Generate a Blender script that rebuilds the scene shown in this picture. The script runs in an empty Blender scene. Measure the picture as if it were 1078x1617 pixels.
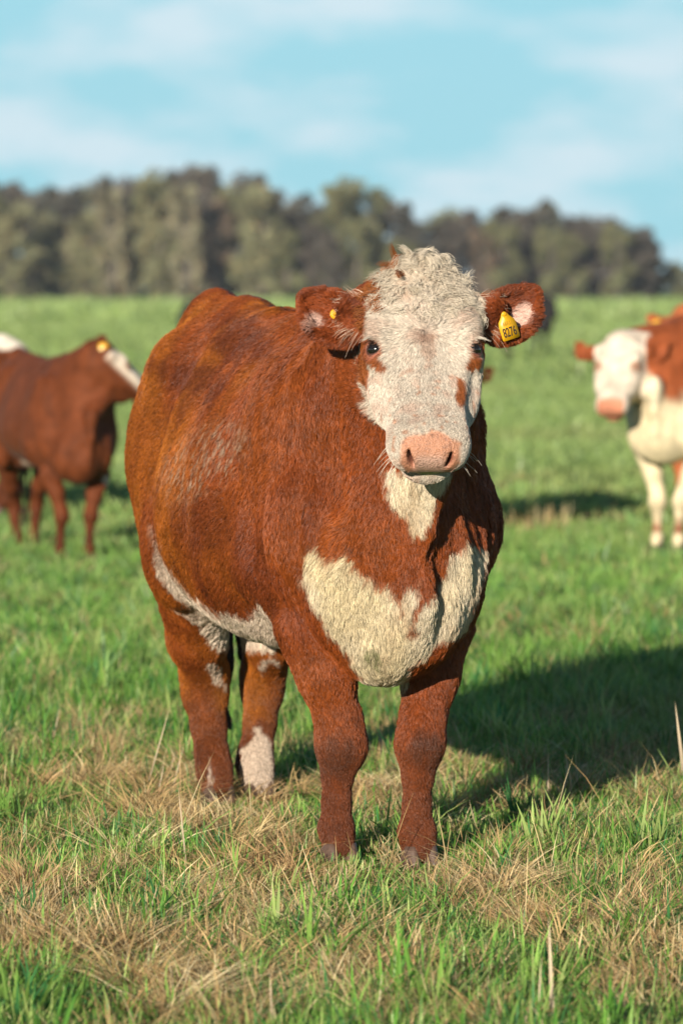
import bpy, math, random, time
import numpy as np
from mathutils import Vector, Matrix
from mathutils.kdtree import KDTree
T0 = time.time()
FUR = 900000
GRASS = 1.0
R = math.radians
scene = bpy.context.scene
COL = scene.collection
random.seed(7)
rng = np.random.default_rng(11)

# ------------------------------------------------------------------ camera
EYE = 1.30
cd = bpy.data.cameras.new('camera')
cam = bpy.data.objects.new('camera', cd); COL.objects.link(cam)
cam.location = (0, 0, EYE)
cam.rotation_euler = (R(90 - 2.925), 0, 0)
cd.sensor_fit = 'VERTICAL'; cd.sensor_height = 36; cd.sensor_width = 24
cd.lens = 153.2
cd.clip_start = 0.1; cd.clip_end = 6000
cd.dof.use_dof = True; cd.dof.focus_distance = 9.40; cd.dof.aperture_fstop = 5.0
scene.camera = cam

# ------------------------------------------------------------------ light, sky
SUN_EL, SUN_AZ = 15.0, 20.0        # elevation; degrees to the left of straight behind the camera
scene.view_settings.view_transform = 'Standard'
scene.view_settings.look = 'None'
scene.view_settings.exposure = 0.50
scene.view_settings.gamma = 1.0
to_sun = Vector((-math.sin(R(SUN_AZ)) * math.cos(R(SUN_EL)), -math.cos(R(SUN_AZ)) * math.cos(R(SUN_EL)), math.sin(R(SUN_EL))))
sd = bpy.data.lights.new('sun', 'SUN'); sd.energy = 5.0; sd.angle = R(0.5); sd.color = (1.0, 0.90, 0.74)
sun = bpy.data.objects.new('sun', sd); COL.objects.link(sun)
sun.rotation_euler = (-to_sun).to_track_quat('-Z', 'Y').to_euler()

world = bpy.data.worlds.new('World'); scene.world = world
world.use_nodes = True
wn = world.node_tree; wn.nodes.clear()
def N(t, kind, **kw):
    n = t.nodes.new(kind)
    for k, v in kw.items():
        if k.startswith('i_'):
            key = k[2:]
            n.inputs[int(key) if key.isdigit() else key].default_value = v
        else:
            setattr(n, k, v)
    return n
def L(t, a, b): t.links.new(a, b)
sky = N(wn, 'ShaderNodeTexSky', sky_type='NISHITA', sun_disc=False, sun_elevation=R(SUN_EL), air_density=1.0, dust_density=0.3, ozone_density=2.5)
sky.sun_rotation = math.atan2(to_sun.x, to_sun.y)
tc = N(wn, 'ShaderNodeTexCoord')
mp = N(wn, 'ShaderNodeMapping'); mp.inputs['Scale'].default_value = (1.0, 1.0, 3.0)
L(wn, tc.outputs['Generated'], mp.inputs['Vector'])
nz = N(wn, 'ShaderNodeTexNoise', i_Scale=17.0, i_Detail=7.0, i_Roughness=0.5)
L(wn, mp.outputs[0], nz.inputs['Vector'])
cr = N(wn, 'ShaderNodeValToRGB')
cr.color_ramp.elements[0].position = 0.42; cr.color_ramp.elements[0].color = (0, 0, 0, 1)
cr.color_ramp.elements[1].position = 0.60; cr.color_ramp.elements[1].color = (1, 1, 1, 1)
L(wn, nz.outputs['Fac'], cr.inputs[0])
sp = N(wn, 'ShaderNodeSeparateXYZ'); L(wn, tc.outputs['Generated'], sp.inputs[0])
tint = N(wn, 'ShaderNodeMix', data_type='RGBA', blend_type='MULTIPLY', i_0=1.0)
L(wn, sky.outputs[0], tint.inputs[6]); tint.inputs[7].default_value = (0.60, 0.86, 0.98, 1)
cl = N(wn, 'ShaderNodeMix', data_type='RGBA')
mfac = N(wn, 'ShaderNodeMath', operation='MULTIPLY', i_1=0.75); L(wn, cr.outputs[0], mfac.inputs[0])
hz2 = N(wn, 'ShaderNodeMapRange', i_1=0.09, i_2=0.22, i_3=1.0, i_4=0.22); L(wn, sp.outputs['Z'], hz2.inputs[0])
mf2 = N(wn, 'ShaderNodeMath', operation='MULTIPLY'); L(wn, mfac.outputs[0], mf2.inputs[0]); L(wn, hz2.outputs[0], mf2.inputs[1])
L(wn, mf2.outputs[0], cl.inputs[0]); L(wn, tint.outputs[2], cl.inputs[6]); cl.inputs[7].default_value = (10.6, 12.2, 13.2, 1)
hz = N(wn, 'ShaderNodeMapRange', i_1=0.075, i_2=0.17, i_3=0.9, i_4=0.0); L(wn, sp.outputs['Z'], hz.inputs[0])
blu = N(wn, 'ShaderNodeMix', data_type='RGBA'); L(wn, hz.outputs[0], blu.inputs[0]); L(wn, tint.outputs[2], blu.inputs[6]); blu.inputs[7].default_value = (5.4, 10.6, 12.4, 1); L(wn, blu.outputs[2], cl.inputs[6])
bg = N(wn, 'ShaderNodeBackground', i_Strength=0.05)
L(wn, cl.outputs[2], bg.inputs['Color'])
wo = N(wn, 'ShaderNodeOutputWorld'); L(wn, bg.outputs[0], wo.inputs[0])

scene.render.engine = 'CYCLES'
cy = scene.cycles
cy.use_denoising = True
try:
    cy.denoiser = 'OPENIMAGEDENOISE'; cy.denoising_input_passes = 'RGB_ALBEDO_NORMAL'; cy.denoising_prefilter = 'ACCURATE'
except Exception: pass
cy.max_bounces = 6; cy.diffuse_bounces = 3; cy.glossy_bounces = 2; cy.transmission_bounces = 3; cy.transparent_max_bounces = 6
cy.caustics_reflective = False; cy.caustics_refractive = False
cy.use_adaptive_sampling = True; cy.adaptive_threshold = 0.01
try: scene.cycles_curves.shape = 'THICK'; scene.cycles_curves.subdivisions = 1
except Exception: pass

# ------------------------------------------------------------------ helpers
def tag(o, label=None, cat=None, group=None, kind=None):
    if label: o['label'] = label
    if cat: o['category'] = cat
    if group: o['group'] = group
    if kind: o['kind'] = kind
    return o
def empty(name, loc=(0, 0, 0), rz=0.0, scale=1.0):
    o = bpy.data.objects.new(name, None); COL.objects.link(o)
    o.location = loc; o.rotation_euler = (0, 0, rz); o.scale = (scale,) * 3
    o.empty_display_size = 0.2
    return o
def mesh_obj(name, V, F, mat, parent=None, smooth=True, attrs=None):
    """V (n,3); F (m,3) or (m,4) arrays, or a list of such arrays"""
    V = np.asarray(V, dtype=np.float32)
    Fs = F if isinstance(F, list) else [F]
    Fs = [np.asarray(f, dtype=np.int32) for f in Fs if len(f)]
    me = bpy.data.meshes.new(name)
    me.vertices.add(len(V)); me.vertices.foreach_set('co', V.ravel())
    loops = np.concatenate([f.ravel() for f in Fs])
    totals = np.concatenate([np.full(len(f), f.shape[1], np.int32) for f in Fs])
    starts = np.concatenate([[0], np.cumsum(totals)[:-1]]).astype(np.int32)
    me.loops.add(len(loops)); me.loops.foreach_set('vertex_index', loops)
    me.polygons.add(len(totals)); me.polygons.foreach_set('loop_start', starts); me.polygons.foreach_set('loop_total', totals)
    if smooth: me.polygons.foreach_set('use_smooth', np.ones(len(totals), bool))
    me.update(calc_edges=True)
    for k, (typ, arr) in (attrs or {}).items():
        a = me.attributes.new(k, typ, 'POINT')
        arr = np.asarray(arr, np.float32)
        if typ == 'FLOAT_COLOR':
            if arr.shape[1] == 3: arr = np.concatenate([arr, np.ones((len(arr), 1), np.float32)], 1)
            a.data.foreach_set('color', arr.ravel())
        else: a.data.foreach_set('value', arr.ravel())
    me.materials.append(mat)
    o = bpy.data.objects.new(name, me); COL.objects.link(o)
    if parent: o.parent = parent
    return o
def vnoise(P, s, seed=0):
    """smooth value noise 0..1 at points P (n,d) with cell size s"""
    P = np.asarray(P, np.float64) / s
    if P.shape[1] == 2: P = np.concatenate([P, np.zeros((len(P), 1))], 1)
    I = np.floor(P).astype(np.int64); f = P - I; f = f * f * (3 - 2 * f)
    out = 0
    for dx in (0, 1):
        for dy in (0, 1):
            for dz in (0, 1):
                h = (I[:, 0] + dx) * 374761393 + (I[:, 1] + dy) * 668265263 + (I[:, 2] + dz) * 2147483647 + seed * 974634777
                h = (h ^ (h >> 13)) * 1274126177; h = (h ^ (h >> 16)) & 0xffffff
                w = (f[:, 0] if dx else 1 - f[:, 0]) * (f[:, 1] if dy else 1 - f[:, 1]) * (f[:, 2] if dz else 1 - f[:, 2])
                out = out + w * (h / float(0xffffff))
    return out
def fbm(P, s, seed=0, n=3):
    v = 0; a = 1; t = 0
    for i in range(n):
        v = v + a * vnoise(P, s / 2 ** i, seed + i * 17); t += a; a *= .5
    return v / t
def sstep(a, b, x):
    t = np.clip((x - a) / (b - a), 0, 1); return t * t * (3 - 2 * t)
def nrm(v):
    v = np.asarray(v, float); return v / (np.linalg.norm(v, axis=-1, keepdims=True) + 1e-12)
def poly_sd(P, poly):
    """signed distance (negative inside) from 2-D points to a polygon"""
    poly = np.asarray(poly, float); n = len(poly)
    d = np.full(len(P), 1e9); inside = np.zeros(len(P), bool)
    for i in range(n):
        a, b = poly[i], poly[(i + 1) % n]
        e = b - a; w = P - a
        t = np.clip((w @ e) / (e @ e), 0, 1)
        q = w - t[:, None] * e; d = np.minimum(d, (q ** 2).sum(1))
        c = ((a[1] > P[:, 1]) != (b[1] > P[:, 1]))
        with np.errstate(divide='ignore', invalid='ignore'):
            x = a[0] + (P[:, 1] - a[1]) * e[0] / (e[1] if e[1] != 0 else 1e-9)
        inside ^= c & (P[:, 0] < x)
    return np.where(inside, -1, 1) * np.sqrt(d)

# ------------------------------------------------------------------ materials
def mat_new(name):
    m = bpy.data.materials.new(name); m.use_nodes = True
    return m, m.node_tree, m.node_tree.nodes['Principled BSDF']
def mat_plain(name, col, rough=0.5, spec=0.5, noise=0.0, scale=40.0, metal=0.0, coat=0.0, bump=0.0):
    m, t, b = mat_new(name)
    b.inputs['Roughness'].default_value = rough; b.inputs['Metallic'].default_value = metal
    b.inputs['Specular IOR Level'].default_value = spec; b.inputs['Coat Weight'].default_value = coat
    g = N(t, 'ShaderNodeNewGeometry'); tcn = N(t, 'ShaderNodeTexCoord')
    nzz = N(t, 'ShaderNodeTexNoise', i_Scale=scale, i_Detail=4.0); L(t, tcn.outputs['Object'], nzz.inputs['Vector'])
    mx = N(t, 'ShaderNodeMix', data_type='RGBA', i_0=0.5)
    c1 = [c * (1 - noise) for c in col]; c2 = [min(1, c * (1 + noise)) for c in col]
    mx.inputs[6].default_value = (*c1, 1); mx.inputs[7].default_value = (*c2, 1)
    L(t, nzz.outputs['Fac'], mx.inputs[0]); L(t, mx.outputs[2], b.inputs['Base Color'])
    if bump:
        bp = N(t, 'ShaderNodeBump', i_Strength=bump, i_Distance=0.002); L(t, nzz.outputs['Fac'], bp.inputs['Height']); L(t, bp.outputs[0], b.inputs['Normal'])
    return m
def mat_attr(name, rough=0.6, spec=0.3, trans=0.0, sheen=0.0, noise=0.0, scale=30.0, bump=0.0):
    """base colour from the mesh / curve colour attribute 'col'"""
    m, t, b = mat_new(name)
    at = N(t, 'ShaderNodeAttribute', attribute_name='col')
    b.inputs['Roughness'].default_value = rough; b.inputs['Specular IOR Level'].default_value = spec
    b.inputs['Sheen Weight'].default_value = sheen; b.inputs['Sheen Roughness'].default_value = 0.35
    src = at.outputs['Color']
    if noise or bump:
        tcn = N(t, 'ShaderNodeTexCoord')
        nzz = N(t, 'ShaderNodeTexNoise', i_Scale=scale, i_Detail=5.0); L(t, tcn.outputs['Object'], nzz.inputs['Vector'])
    if noise:
        mr = N(t, 'ShaderNodeMapRange', i_1=0.25, i_2=0.75, i_3=1 - noise, i_4=1 + noise); L(t, nzz.outputs['Fac'], mr.inputs[0])
        mx = N(t, 'ShaderNodeVectorMath', operation='SCALE'); L(t, src, mx.inputs[0]); L(t, mr.outputs[0], mx.inputs['Scale']); src = mx.outputs[0]
    if bump:
        bp = N(t, 'ShaderNodeBump', i_Strength=bump, i_Distance=0.004); L(t, nzz.outputs['Fac'], bp.inputs['Height']); L(t, bp.outputs[0], b.inputs['Normal'])
    L(t, src, b.inputs['Base Color'])
    if trans:
        tr = N(t, 'ShaderNodeBsdfTranslucent'); L(t, src, tr.inputs['Color'])
        ms = N(t, 'ShaderNodeMixShader', i_0=trans)
        L(t, b.outputs[0], ms.inputs[1]); L(t, tr.outputs[0], ms.inputs[2])
        L(t, ms.outputs[0], t.nodes['Material Output'].inputs[0])
    return m
M_SKIN = mat_attr('cow_hide', rough=0.75, spec=0.15, noise=0.12, scale=60, bump=0.35)
M_FUR = mat_attr('cow_fur', rough=0.40, spec=0.30)
M_FARCOW = mat_attr('distant_cow_hide', rough=0.7, spec=0.15, sheen=0.03, noise=0.35, scale=14, bump=0.6)
M_NOSE = mat_attr('nose_skin', rough=0.34, spec=0.55, noise=0.22, scale=260, bump=1.0)
M_EYE = mat_plain('eye_ball', (0.010, 0.007, 0.006), rough=0.12, spec=0.45, coat=0.3)
M_HOOF = mat_plain('hoof_horn', (0.115, 0.070, 0.052), rough=0.5, noise=0.4, scale=60, bump=0.5)
M_TAG = mat_plain('tag_plastic', (0.66, 0.34, 0.008), rough=0.38, noise=0.12, scale=60)
M_INK = mat_plain('tag_ink', (0.02, 0.015, 0.01), rough=0.6)
M_INKF = mat_plain('faded_tag_ink', (0.40, 0.22, 0.01), rough=0.6)
M_GRASS = mat_attr('grass_blade', rough=0.42, spec=0.4, trans=0.32)
M_STRAW = mat_attr('dry_straw', rough=0.6, spec=0.25, trans=0.15)
M_LEAF = mat_attr('tree_leaves', rough=0.6, spec=0.25, trans=0.15)
M_BARK = mat_plain('bark', (0.17, 0.14, 0.12), rough=0.9, noise=0.4, scale=3, bump=0.5)

# ------------------------------------------------------------------ implicit surfaces for the animals
class Prim:
    def __init__(s, f, lo, hi): s.f, s.lo, s.hi = f, np.array(lo, float), np.array(hi, float)
def cone(a, b, ra, rb, side=None, k=1.0):
    """tapered capsule; the part of the radius along 'side' counts k times (k>1: thinner that way)"""
    a, b = np.array(a, float), np.array(b, float); ba = b - a; L2 = ba @ ba
    sv = None if side is None else nrm(np.array(side, float))
    def f(P):
        w = P - a; t = np.clip((w @ ba) / L2, 0, 1)
        q = w - t[..., None] * ba
        if sv is not None:
            c = q @ sv; q = q + ((k - 1) * c)[..., None] * sv
            return (np.sqrt((q * q).sum(-1)) - (ra + (rb - ra) * t)) * (1 / max(1, (k + 1) / 2))
        return np.sqrt((q * q).sum(-1)) - (ra + (rb - ra) * t)
    r = max(ra, rb) * max(1, 1 / k)
    return Prim(f, np.minimum(a, b) - r, np.maximum(a, b) + r)
def ell(c, r, M=None):
    """ellipsoid with radii r along the columns of M"""
    c = np.array(c, float); r = np.array(r, float); M = np.eye(3) if M is None else np.array(M, float)
    def f(P):
        q = (P - c) @ M
        k0 = np.sqrt(((q / r) ** 2).sum(-1)); k1 = np.sqrt(((q / (r * r)) ** 2).sum(-1)) + 1e-9
        return k0 * (k0 - 1) / k1
    e = np.sqrt(((M * r) ** 2).sum(1))
    return Prim(f, c - e, c + e)
def spline(xs, ys, n=160):
    """monotone-ish smooth interpolation tabulated on n points"""
    xs, ys = np.array(xs, float), np.array(ys, float)
    h = np.diff(xs); dl = np.diff(ys) / h
    m = np.zeros(len(xs)); m[0], m[-1] = dl[0], dl[-1]
    for i in range(1, len(xs) - 1):
        m[i] = 0 if dl[i - 1] * dl[i] <= 0 else 2 * dl[i - 1] * dl[i] / (dl[i - 1] + dl[i])
    X = np.linspace(xs[0], xs[-1], n); i = np.clip(np.searchsorted(xs, X) - 1, 0, len(xs) - 2)
    t = (X - xs[i]) / h[i]
    Y = (2*t**3-3*t**2+1)*ys[i] + (t**3-2*t**2+t)*h[i]*m[i] + (-2*t**3+3*t**2)*ys[i+1] + (t**3-t**2)*h[i]*m[i+1]
    return X, Y
def loft(stations, p_top=2.3, p_bot=2.2, frame=None):
    """stations: (x, top, bottom, half width, height of the widest point); frame: (origin, M with columns x, y, z)"""
    S = np.array(stations, float)
    X, T = spline(S[:, 0], S[:, 1]); _, B = spline(S[:, 0], S[:, 2]); _, W = spline(S[:, 0], S[:, 3]); _, C = spline(S[:, 0], S[:, 4])
    def f(P):
        q = P if frame is None else (P - frame[0]) @ frame[1]
        x, y, z = q[..., 0], q[..., 1], q[..., 2]
        xc = np.clip(x, X[0], X[-1])
        t, b, w, c = (np.interp(xc, X, A) for A in (T, B, W, C))
        up = z > c
        h = np.where(up, t - c, c - b); p = np.where(up, p_top, p_bot)
        a = np.abs(y) / w; d = np.abs(z - c) / h
        r = (a ** p + d ** p + 1e-12) ** (1 / p)
        ds = (r - 1) * np.minimum(w, h)
        dx = x - xc
        return np.where(dx == 0, ds, np.sqrt(np.maximum(ds, 0) ** 2 + dx ** 2) + np.minimum(ds, 0) * 0)
    lo = np.array([S[0, 0], -S[:, 3].max(), S[:, 2].min()]); hi = np.array([S[-1, 0], S[:, 3].max(), S[:, 1].max()])
    if frame is not None:
        cs = np.array([[x, y, z] for x in (lo[0], hi[0]) for y in (lo[1], hi[1]) for z in (lo[2], hi[2])]) @ np.array(frame[1]).T + frame[0]
        lo, hi = cs.min(0), cs.max(0)
    return Prim(f, lo, hi)
BIG = 0.5
def apply_op(d, pd, op, k):
    if op == 'u':
        h = np.maximum(k - np.abs(d - pd), 0) / k; return np.minimum(d, pd) - h * h * k * 0.25
    pd = -pd
    h = np.maximum(k - np.abs(d - pd), 0) / k; return np.maximum(d, pd) + h * h * k * 0.25
def field_at(ops, P):
    d = np.full(len(P), BIG)
    for op, pr, k in ops:
        m = ((P > pr.lo - k - .03) & (P < pr.hi + k + .03)).all(1)
        if m.any(): d[m] = apply_op(d[m], pr.f(P[m]), op, k)
    return d
def surface(ops, h, project=3, subdiv=1):
    """surface nets on a grid of step h, then refined and pulled onto the surface"""
    us = [pr for op, pr, k in ops if op == 'u']
    lo = np.min([p.lo for p in us], 0) - 3 * h; hi = np.max([p.hi for p in us], 0) + 3 * h
    n = np.ceil((hi - lo) / h).astype(int) + 1
    ax = [lo[i] + h * np.arange(n[i]) for i in range(3)]
    F = np.full(n, BIG, np.float32)
    for op, pr, k in ops:
        mg = k + 3 * h
        sl = [slice(max(0, int((pr.lo[i] - mg - lo[i]) / h)), min(n[i], int((pr.hi[i] + mg - lo[i]) / h) + 2)) for i in range(3)]
        G = np.stack(np.meshgrid(*[ax[i][sl[i]] for i in range(3)], indexing='ij'), -1)
        F[tuple(sl)] = apply_op(F[tuple(sl)], pr.f(G), op, k)
    S = F < 0
    idx = -np.ones(n - 1, np.int64)
    c = S[:-1,:-1,:-1].astype(int)
    for dx in (0, 1):
        for dy in (0, 1):
            for dz in (0, 1):
                if dx or dy or dz: c = c + S[dx:n[0]-1+dx, dy:n[1]-1+dy, dz:n[2]-1+dz]
    act = (c > 0) & (c < 8); cells = np.argwhere(act); idx[act] = np.arange(len(cells))
    acc = np.zeros((len(cells), 3)); cnt = np.zeros(len(cells))
    corners = [(i, j, k) for i in (0, 1) for j in (0, 1) for k in (0, 1)]
    for a in corners:
        for ax_ in range(3):
            if a[ax_]: continue
            b = list(a); b[ax_] = 1
            va = F[cells[:,0]+a[0], cells[:,1]+a[1], cells[:,2]+a[2]]; vb = F[cells[:,0]+b[0], cells[:,1]+b[1], cells[:,2]+b[2]]
            m = (va < 0) != (vb < 0)
            t = np.where(m, va / np.where(m, va - vb, 1), 0)
            p = np.repeat(np.array([a], float), len(cells), 0); p[:, ax_] += t
            acc[m] += p[m]; cnt[m] += 1
    V = lo + (cells + acc / cnt[:, None]) * h
    quads = []
    for ax_ in range(3):
        o1, o2 = [i for i in range(3) if i != ax_]
        sa = [slice(None)] * 3; sb = [slice(None)] * 3
        sa[ax_] = slice(0, -1); sb[ax_] = slice(1, None)
        ed = S[tuple(sa)] != S[tuple(sb)]
        E = np.argwhere(ed)
        E = E[(E[:, o1] > 0) & (E[:, o2] > 0) & (E[:, o1] < n[o1] - 1) & (E[:, o2] < n[o2] - 1)]
        flip = S[tuple(E.T)]
        q = []
        for da, db in ((1, 1), (0, 1), (0, 0), (1, 0)):
            c_ = E.copy(); c_[:, o1] -= da; c_[:, o2] -= db; q.append(idx[tuple(c_.T)])
        q = np.stack(q, 1)
        if ax_ == 1: flip = ~flip
        q[~flip] = q[~flip][:, ::-1]
        quads.append(q)
    Q = np.concatenate(quads)
    def pull(V, it):
        e = h * 0.2
        for _ in range(it):
            d = field_at(ops, V)
            g = np.stack([field_at(ops, V + e * np.eye(3)[i]) - field_at(ops, V - e * np.eye(3)[i]) for i in range(3)], 1) / (2 * e)
            g2 = (g * g).sum(1); st = d / np.maximum(g2, 0.15)
            V = V - g * np.clip(st, -h * .7, h * .7)[:, None]
        return V
    V = pull(V, 2)
    for _ in range(subdiv):
        nV = len(V)
        e = np.concatenate([Q[:, [i, (i + 1) % 4]] for i in range(4)]); e.sort(axis=1)
        key = e[:, 0] * nV + e[:, 1]; uk, inv = np.unique(key, return_inverse=True)
        em = (V[uk // nV] + V[uk % nV]) / 2
        fc = V[Q].mean(1)
        ei = inv.reshape(4, -1).T + nV; fi = np.arange(len(Q)) + nV + len(uk)
        V = np.concatenate([V, em, fc])
        Q = np.concatenate([np.stack([Q[:, i], ei[:, i], fi, ei[:, (i + 3) % 4]], 1) for i in range(4)])
        V = pull(V, project)
    # relax a little
    e = np.concatenate([Q[:, [i, (i + 1) % 4]] for i in range(4)])
    for _ in range(1):
        s = np.zeros_like(V); c = np.zeros(len(V))
        np.add.at(s, e[:, 0], V[e[:, 1]]); np.add.at(c, e[:, 0], 1); np.add.at(s, e[:, 1], V[e[:, 0]]); np.add.at(c, e[:, 1], 1)
        V = V + 0.35 * (s / c[:, None] - V)
    return V, Q
def vert_normals(V, Q):
    n = np.cross(V[Q[:, 2]] - V[Q[:, 0]], V[Q[:, 3]] - V[Q[:, 1]])
    N_ = np.zeros_like(V)
    for i in range(4): np.add.at(N_, Q[:, i], n)
    return nrm(N_)

# ------------------------------------------------------------------ cow anatomy (frame: x forward, y to its left, z up)
class Head:
    def __init__(s, O, u, roll=0.0):
        s.O = np.array(O, float); s.u = nrm(u)
        v = nrm(np.cross([0, 0, 1], s.u)); n = np.cross(s.u, v)
        s.v = v * math.cos(roll) + n * math.sin(roll); s.n = np.cross(s.u, s.v)
        s.M = np.stack([s.u, s.v, s.n], 1)
    def p(s, u, v, n): return s.O + s.M @ np.array([u, v, n], float)
    def loc(s, P): return (P - s.O) @ s.M
def ear_frame(H, side):
    ov = getattr(H, 'ear', {}).get(side)
    if ov:
        a = nrm(ov[0]); c = nrm(ov[1]); c = nrm(c - (c @ a) * a)
        return H.p(0.060, side * 0.10, -0.05), a, np.cross(c, a) * side, c
    a = nrm(H.M @ np.array([-.06 if side < 0 else -.14, side * 0.97, -.10]))     # out along the ear
    c = nrm(H.M @ np.array([0.50, side * 0.10, 0.86])); c = nrm(c - (c @ a) * a)        # opening
    b = np.cross(c, a) * side
    o = H.p(0.068, side * 0.118, -0.052)
    return o, a, b, c
MAIN_POSE = dict(
    head=((.922, -.012, 1.330), (.617, -.167, -.768)),
    foreR=[(.50,-.165,.66,.098), (.545,-.140,.54,.079), (.582,-.116,.43,.0615), (.590,-.092,.320,.048), (.594,-.089,.268,.052), (.585,-.094,.205,.0335), (.583,-.096,.14,.0295), (.583,-.096,.080,.0375), (.60,-.096,.045,.037)],
    foreL=[(.53,.165,.66,.095), (.585,.132,.53,.074), (.63,.106,.43,.060), (.668,.078,.320,.046), (.674,.072,.272,.050), (.675,.066,.205,.033), (.68,.062,.14,.029), (.685,.061,.080,.0375), (.70,.061,.045,.037)],
    hindR=[(-.52,-.115,.85,.155), (-.48,-.125,.62,.115), (-.62,-.075,.42,.074), (-.71,-.030,.32,.056), (-.725,-.024,.27,.052), (-.69,-.027,.19,.041), (-.655,-.027,.12,.039), (-.635,-.026,.085,.043), (-.61,-.026,.04,.040)],
    tail=[(-.90, 0, 1.15), (-.965, .01, 1.06), (-.985, .03, .90), (-.975, .07, .72), (-.955, .115, .52)],
    hindL=[(-.54,.125,.85,.155), (-.52,.145,.62,.112), (-.66,.132,.42,.070), (-.76,.142,.32,.052), (-.775,.142,.27,.048), (-.74,.125,.19,.040), (-.71,.105,.12,.039), (-.695,.098,.085,.043), (-.674,.098,.04,.040)],
)
TORSO = [(-.93, 1.08, .92, .05, 1.0), (-.90, 1.16, .80, .10, .96), (-.82, 1.245, .70, .160, .90), (-.68, 1.290, .60, .190, .84), (-.50, 1.283, .53, .222, .80),
         (-.25, 1.262, .475, .285, .78), (0, 1.242, .452, .328, .76), (.22, 1.236, .455, .325, .78), (.42, 1.235, .47, .280, .80), (.58, 1.215, .47, .235, .80), (.72, 1.12, .475, .185, .74), (.83, .98, .53, .12, .70), (.90, .86, .62, .05, .72)]
def cow_ops(pose, detail=True):
    H = Head(*pose['head'])
    slim = pose.get('slim', 0.0); H.ear = pose.get('ear', {})
    tor = [(a, b, c + slim * .12, d * (1 - .10 * slim), e + slim * .03) for a, b, c, d, e in TORSO]
    U = []
    u = lambda p, k=.05: U.append(('u', p, k))
    s = lambda p, k=.02: U.append(('s', p, k))
    Y = (0, 1, 0)
    u(loft(tor, 1.58, 2.2))
    # pelvis, tail head, spine, withers
    u(cone((-.86, 0, 1.12), (-.70, 0, 1.225), .04, .042), .08)
    for q in (-1, 1):
        u(ell((-.54, q*.105, 1.120), (.12, .07, .06)), .08)          # hook bone
        u(ell((-.83, q*.055, 1.07), (.05, .04, .05)), .07)            # pin bone
    u(cone((.18, 0, 1.185), (.42, 0, 1.20), .055, .06), .08)
    # neck: deep wedge between shoulders and head
    T = H.p(.06, 0, -.13)
    nb = np.array(pose.get('neck', (.52, 0, .97)))
    mid = nb * .5 + T * .5 + np.array((0, 0, .0))
    u(cone(nb, mid, .245, .185, Y, 1.20), .10)
    u(cone(mid, T, .185, .125, Y, 1.10), .08)
    u(cone(np.array((.40, 0, 1.14)), H.p(-.0, 0, -.075), .09, .07), .08)
    # throat and dewlap
    th = H.p(.22, 0, -.20)
    if pose.get('dewlap', True):
        d1 = np.array((.905, .005, .78)); d2 = np.array((.865, -.005, .62))
        u(cone(H.p(.30, 0, -.165), th, .052, .07), .05)
        u(cone(th, (.91, .010, .90), .065, .044, H.v, 1.2), .05)
        u(cone((.91, .010, .90), d1, .044, .036, Y, 1.5), .03)
        u(cone(d1, d2, .036, .028, Y, 1.5), .022)
    # brisket and shoulders
    u(ell((.70, -.005, .60 + .05 * slim), (.19, .155, .175)), .06)
    u(ell((.745, -.045, .53 + .08 * slim), (.115, .085, .105)), .04)
    u(ell((.72, -.12, .66), (.14, .085, .15)), .035); u(ell((.69, .125, .68), (.14, .08, .16)), .035)
    if detail:
        s(cone((.915, -.145, 1.04), (.895, -.085, .72), .030, .016), .06); s(cone((.84, -.215, .98), (.835, -.165, .72), .022, .012), .05)
        s(cone((.99, .088, .95), (.885, .072, .66), .034, .020), .06); s(cone((.98, -.085, .88), (.885, -.06, .70), .014, .006), .05)
        s(cone((.90, .045, .70), (.865, .05, .50), .014, .008), .04)
    for q in (-1, 1):
        u(ell((.47, q*.182, .88), (.17, .078, .26)), .08)
        u(ell((.60, q*.168, .76), (.125, .095, .15)), .06)           # point of shoulder
        u(ell((.43, q*.20, .70), (.13, .085, .12)), .06)
        u(ell((-.62, q*.120, .86), (.22, .110, .27)), .09)            # thigh
        u(ell((-.40, q*.19, .66), (.10, .07, .13)), .07)           # stifle fold
    for leg in ('foreR', 'foreL', 'hindR', 'hindL'):
        J = [(a, b, c, d * (1 - .22 * slim)) for a, b, c, d in pose[leg]]
        for i in range(len(J) - 1):
            a, b = J[i], J[i + 1]
            wide = (1.15, 1.10, 1.05)[i] if i < 3 else 1.0
            u(cone(a[:3], b[:3], a[3], b[3], Y, wide), .045 if i == 0 else (.03 if i < 5 else .018))
        if leg.startswith('fore'):
            k = J[4]; u(ell((k[0] + .012, k[1], k[2] + .008), (.044, .046, .044)), .015)
            u(ell((J[7][0] - .03, J[7][1], J[7][2] + .0), (.022, .030, .025)), .02)      # dew claws
            sgn = -1 if leg == 'foreR' else 1
            u(cone((J[1][0]+.03, J[1][1] + sgn*.045, J[1][2]), (J[3][0], J[3][1] + sgn*.018, J[3][2]+.04), .045, .030), .03)
        else:
            k = J[3]; u(ell((k[0] - .045, k[1], k[2] + .03), (.03, .026, .05)), .03)     # point of hock
            u(cone((k[0] - .05, k[1], k[2] + .05), (J[1][0] - .16, J[1][1], J[1][2] + .02), .022, .05), .05)
            u(ell((J[7][0] - .035, J[7][1], J[7][2]), (.022, .030, .025)), .02)
    # udder / belly end
    u(ell((-.38, 0, .56 + .05 * slim), (.14, .12, .08)), .06)
    # head
    fr = (H.O, H.M)
    HS = [(-.026, -.050, -.10, .036, -.06), (.0, -.026, -.13, .052, -.055), (.05, .000, -.185, .094, -.06), (.11, .018, -.215, .126, -.065), (.17, .012, -.215, .127, -.07), (.22, .004, -.20, .118, -.08),
          (.28, .000, -.172, .106, -.075), (.34, .000, -.148, .092, -.065), (.39, -.001, -.125, .085, -.060), (.435, -.006, -.112, .080, -.055), (.468, -.022, -.095, .064, -.055)]
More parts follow.
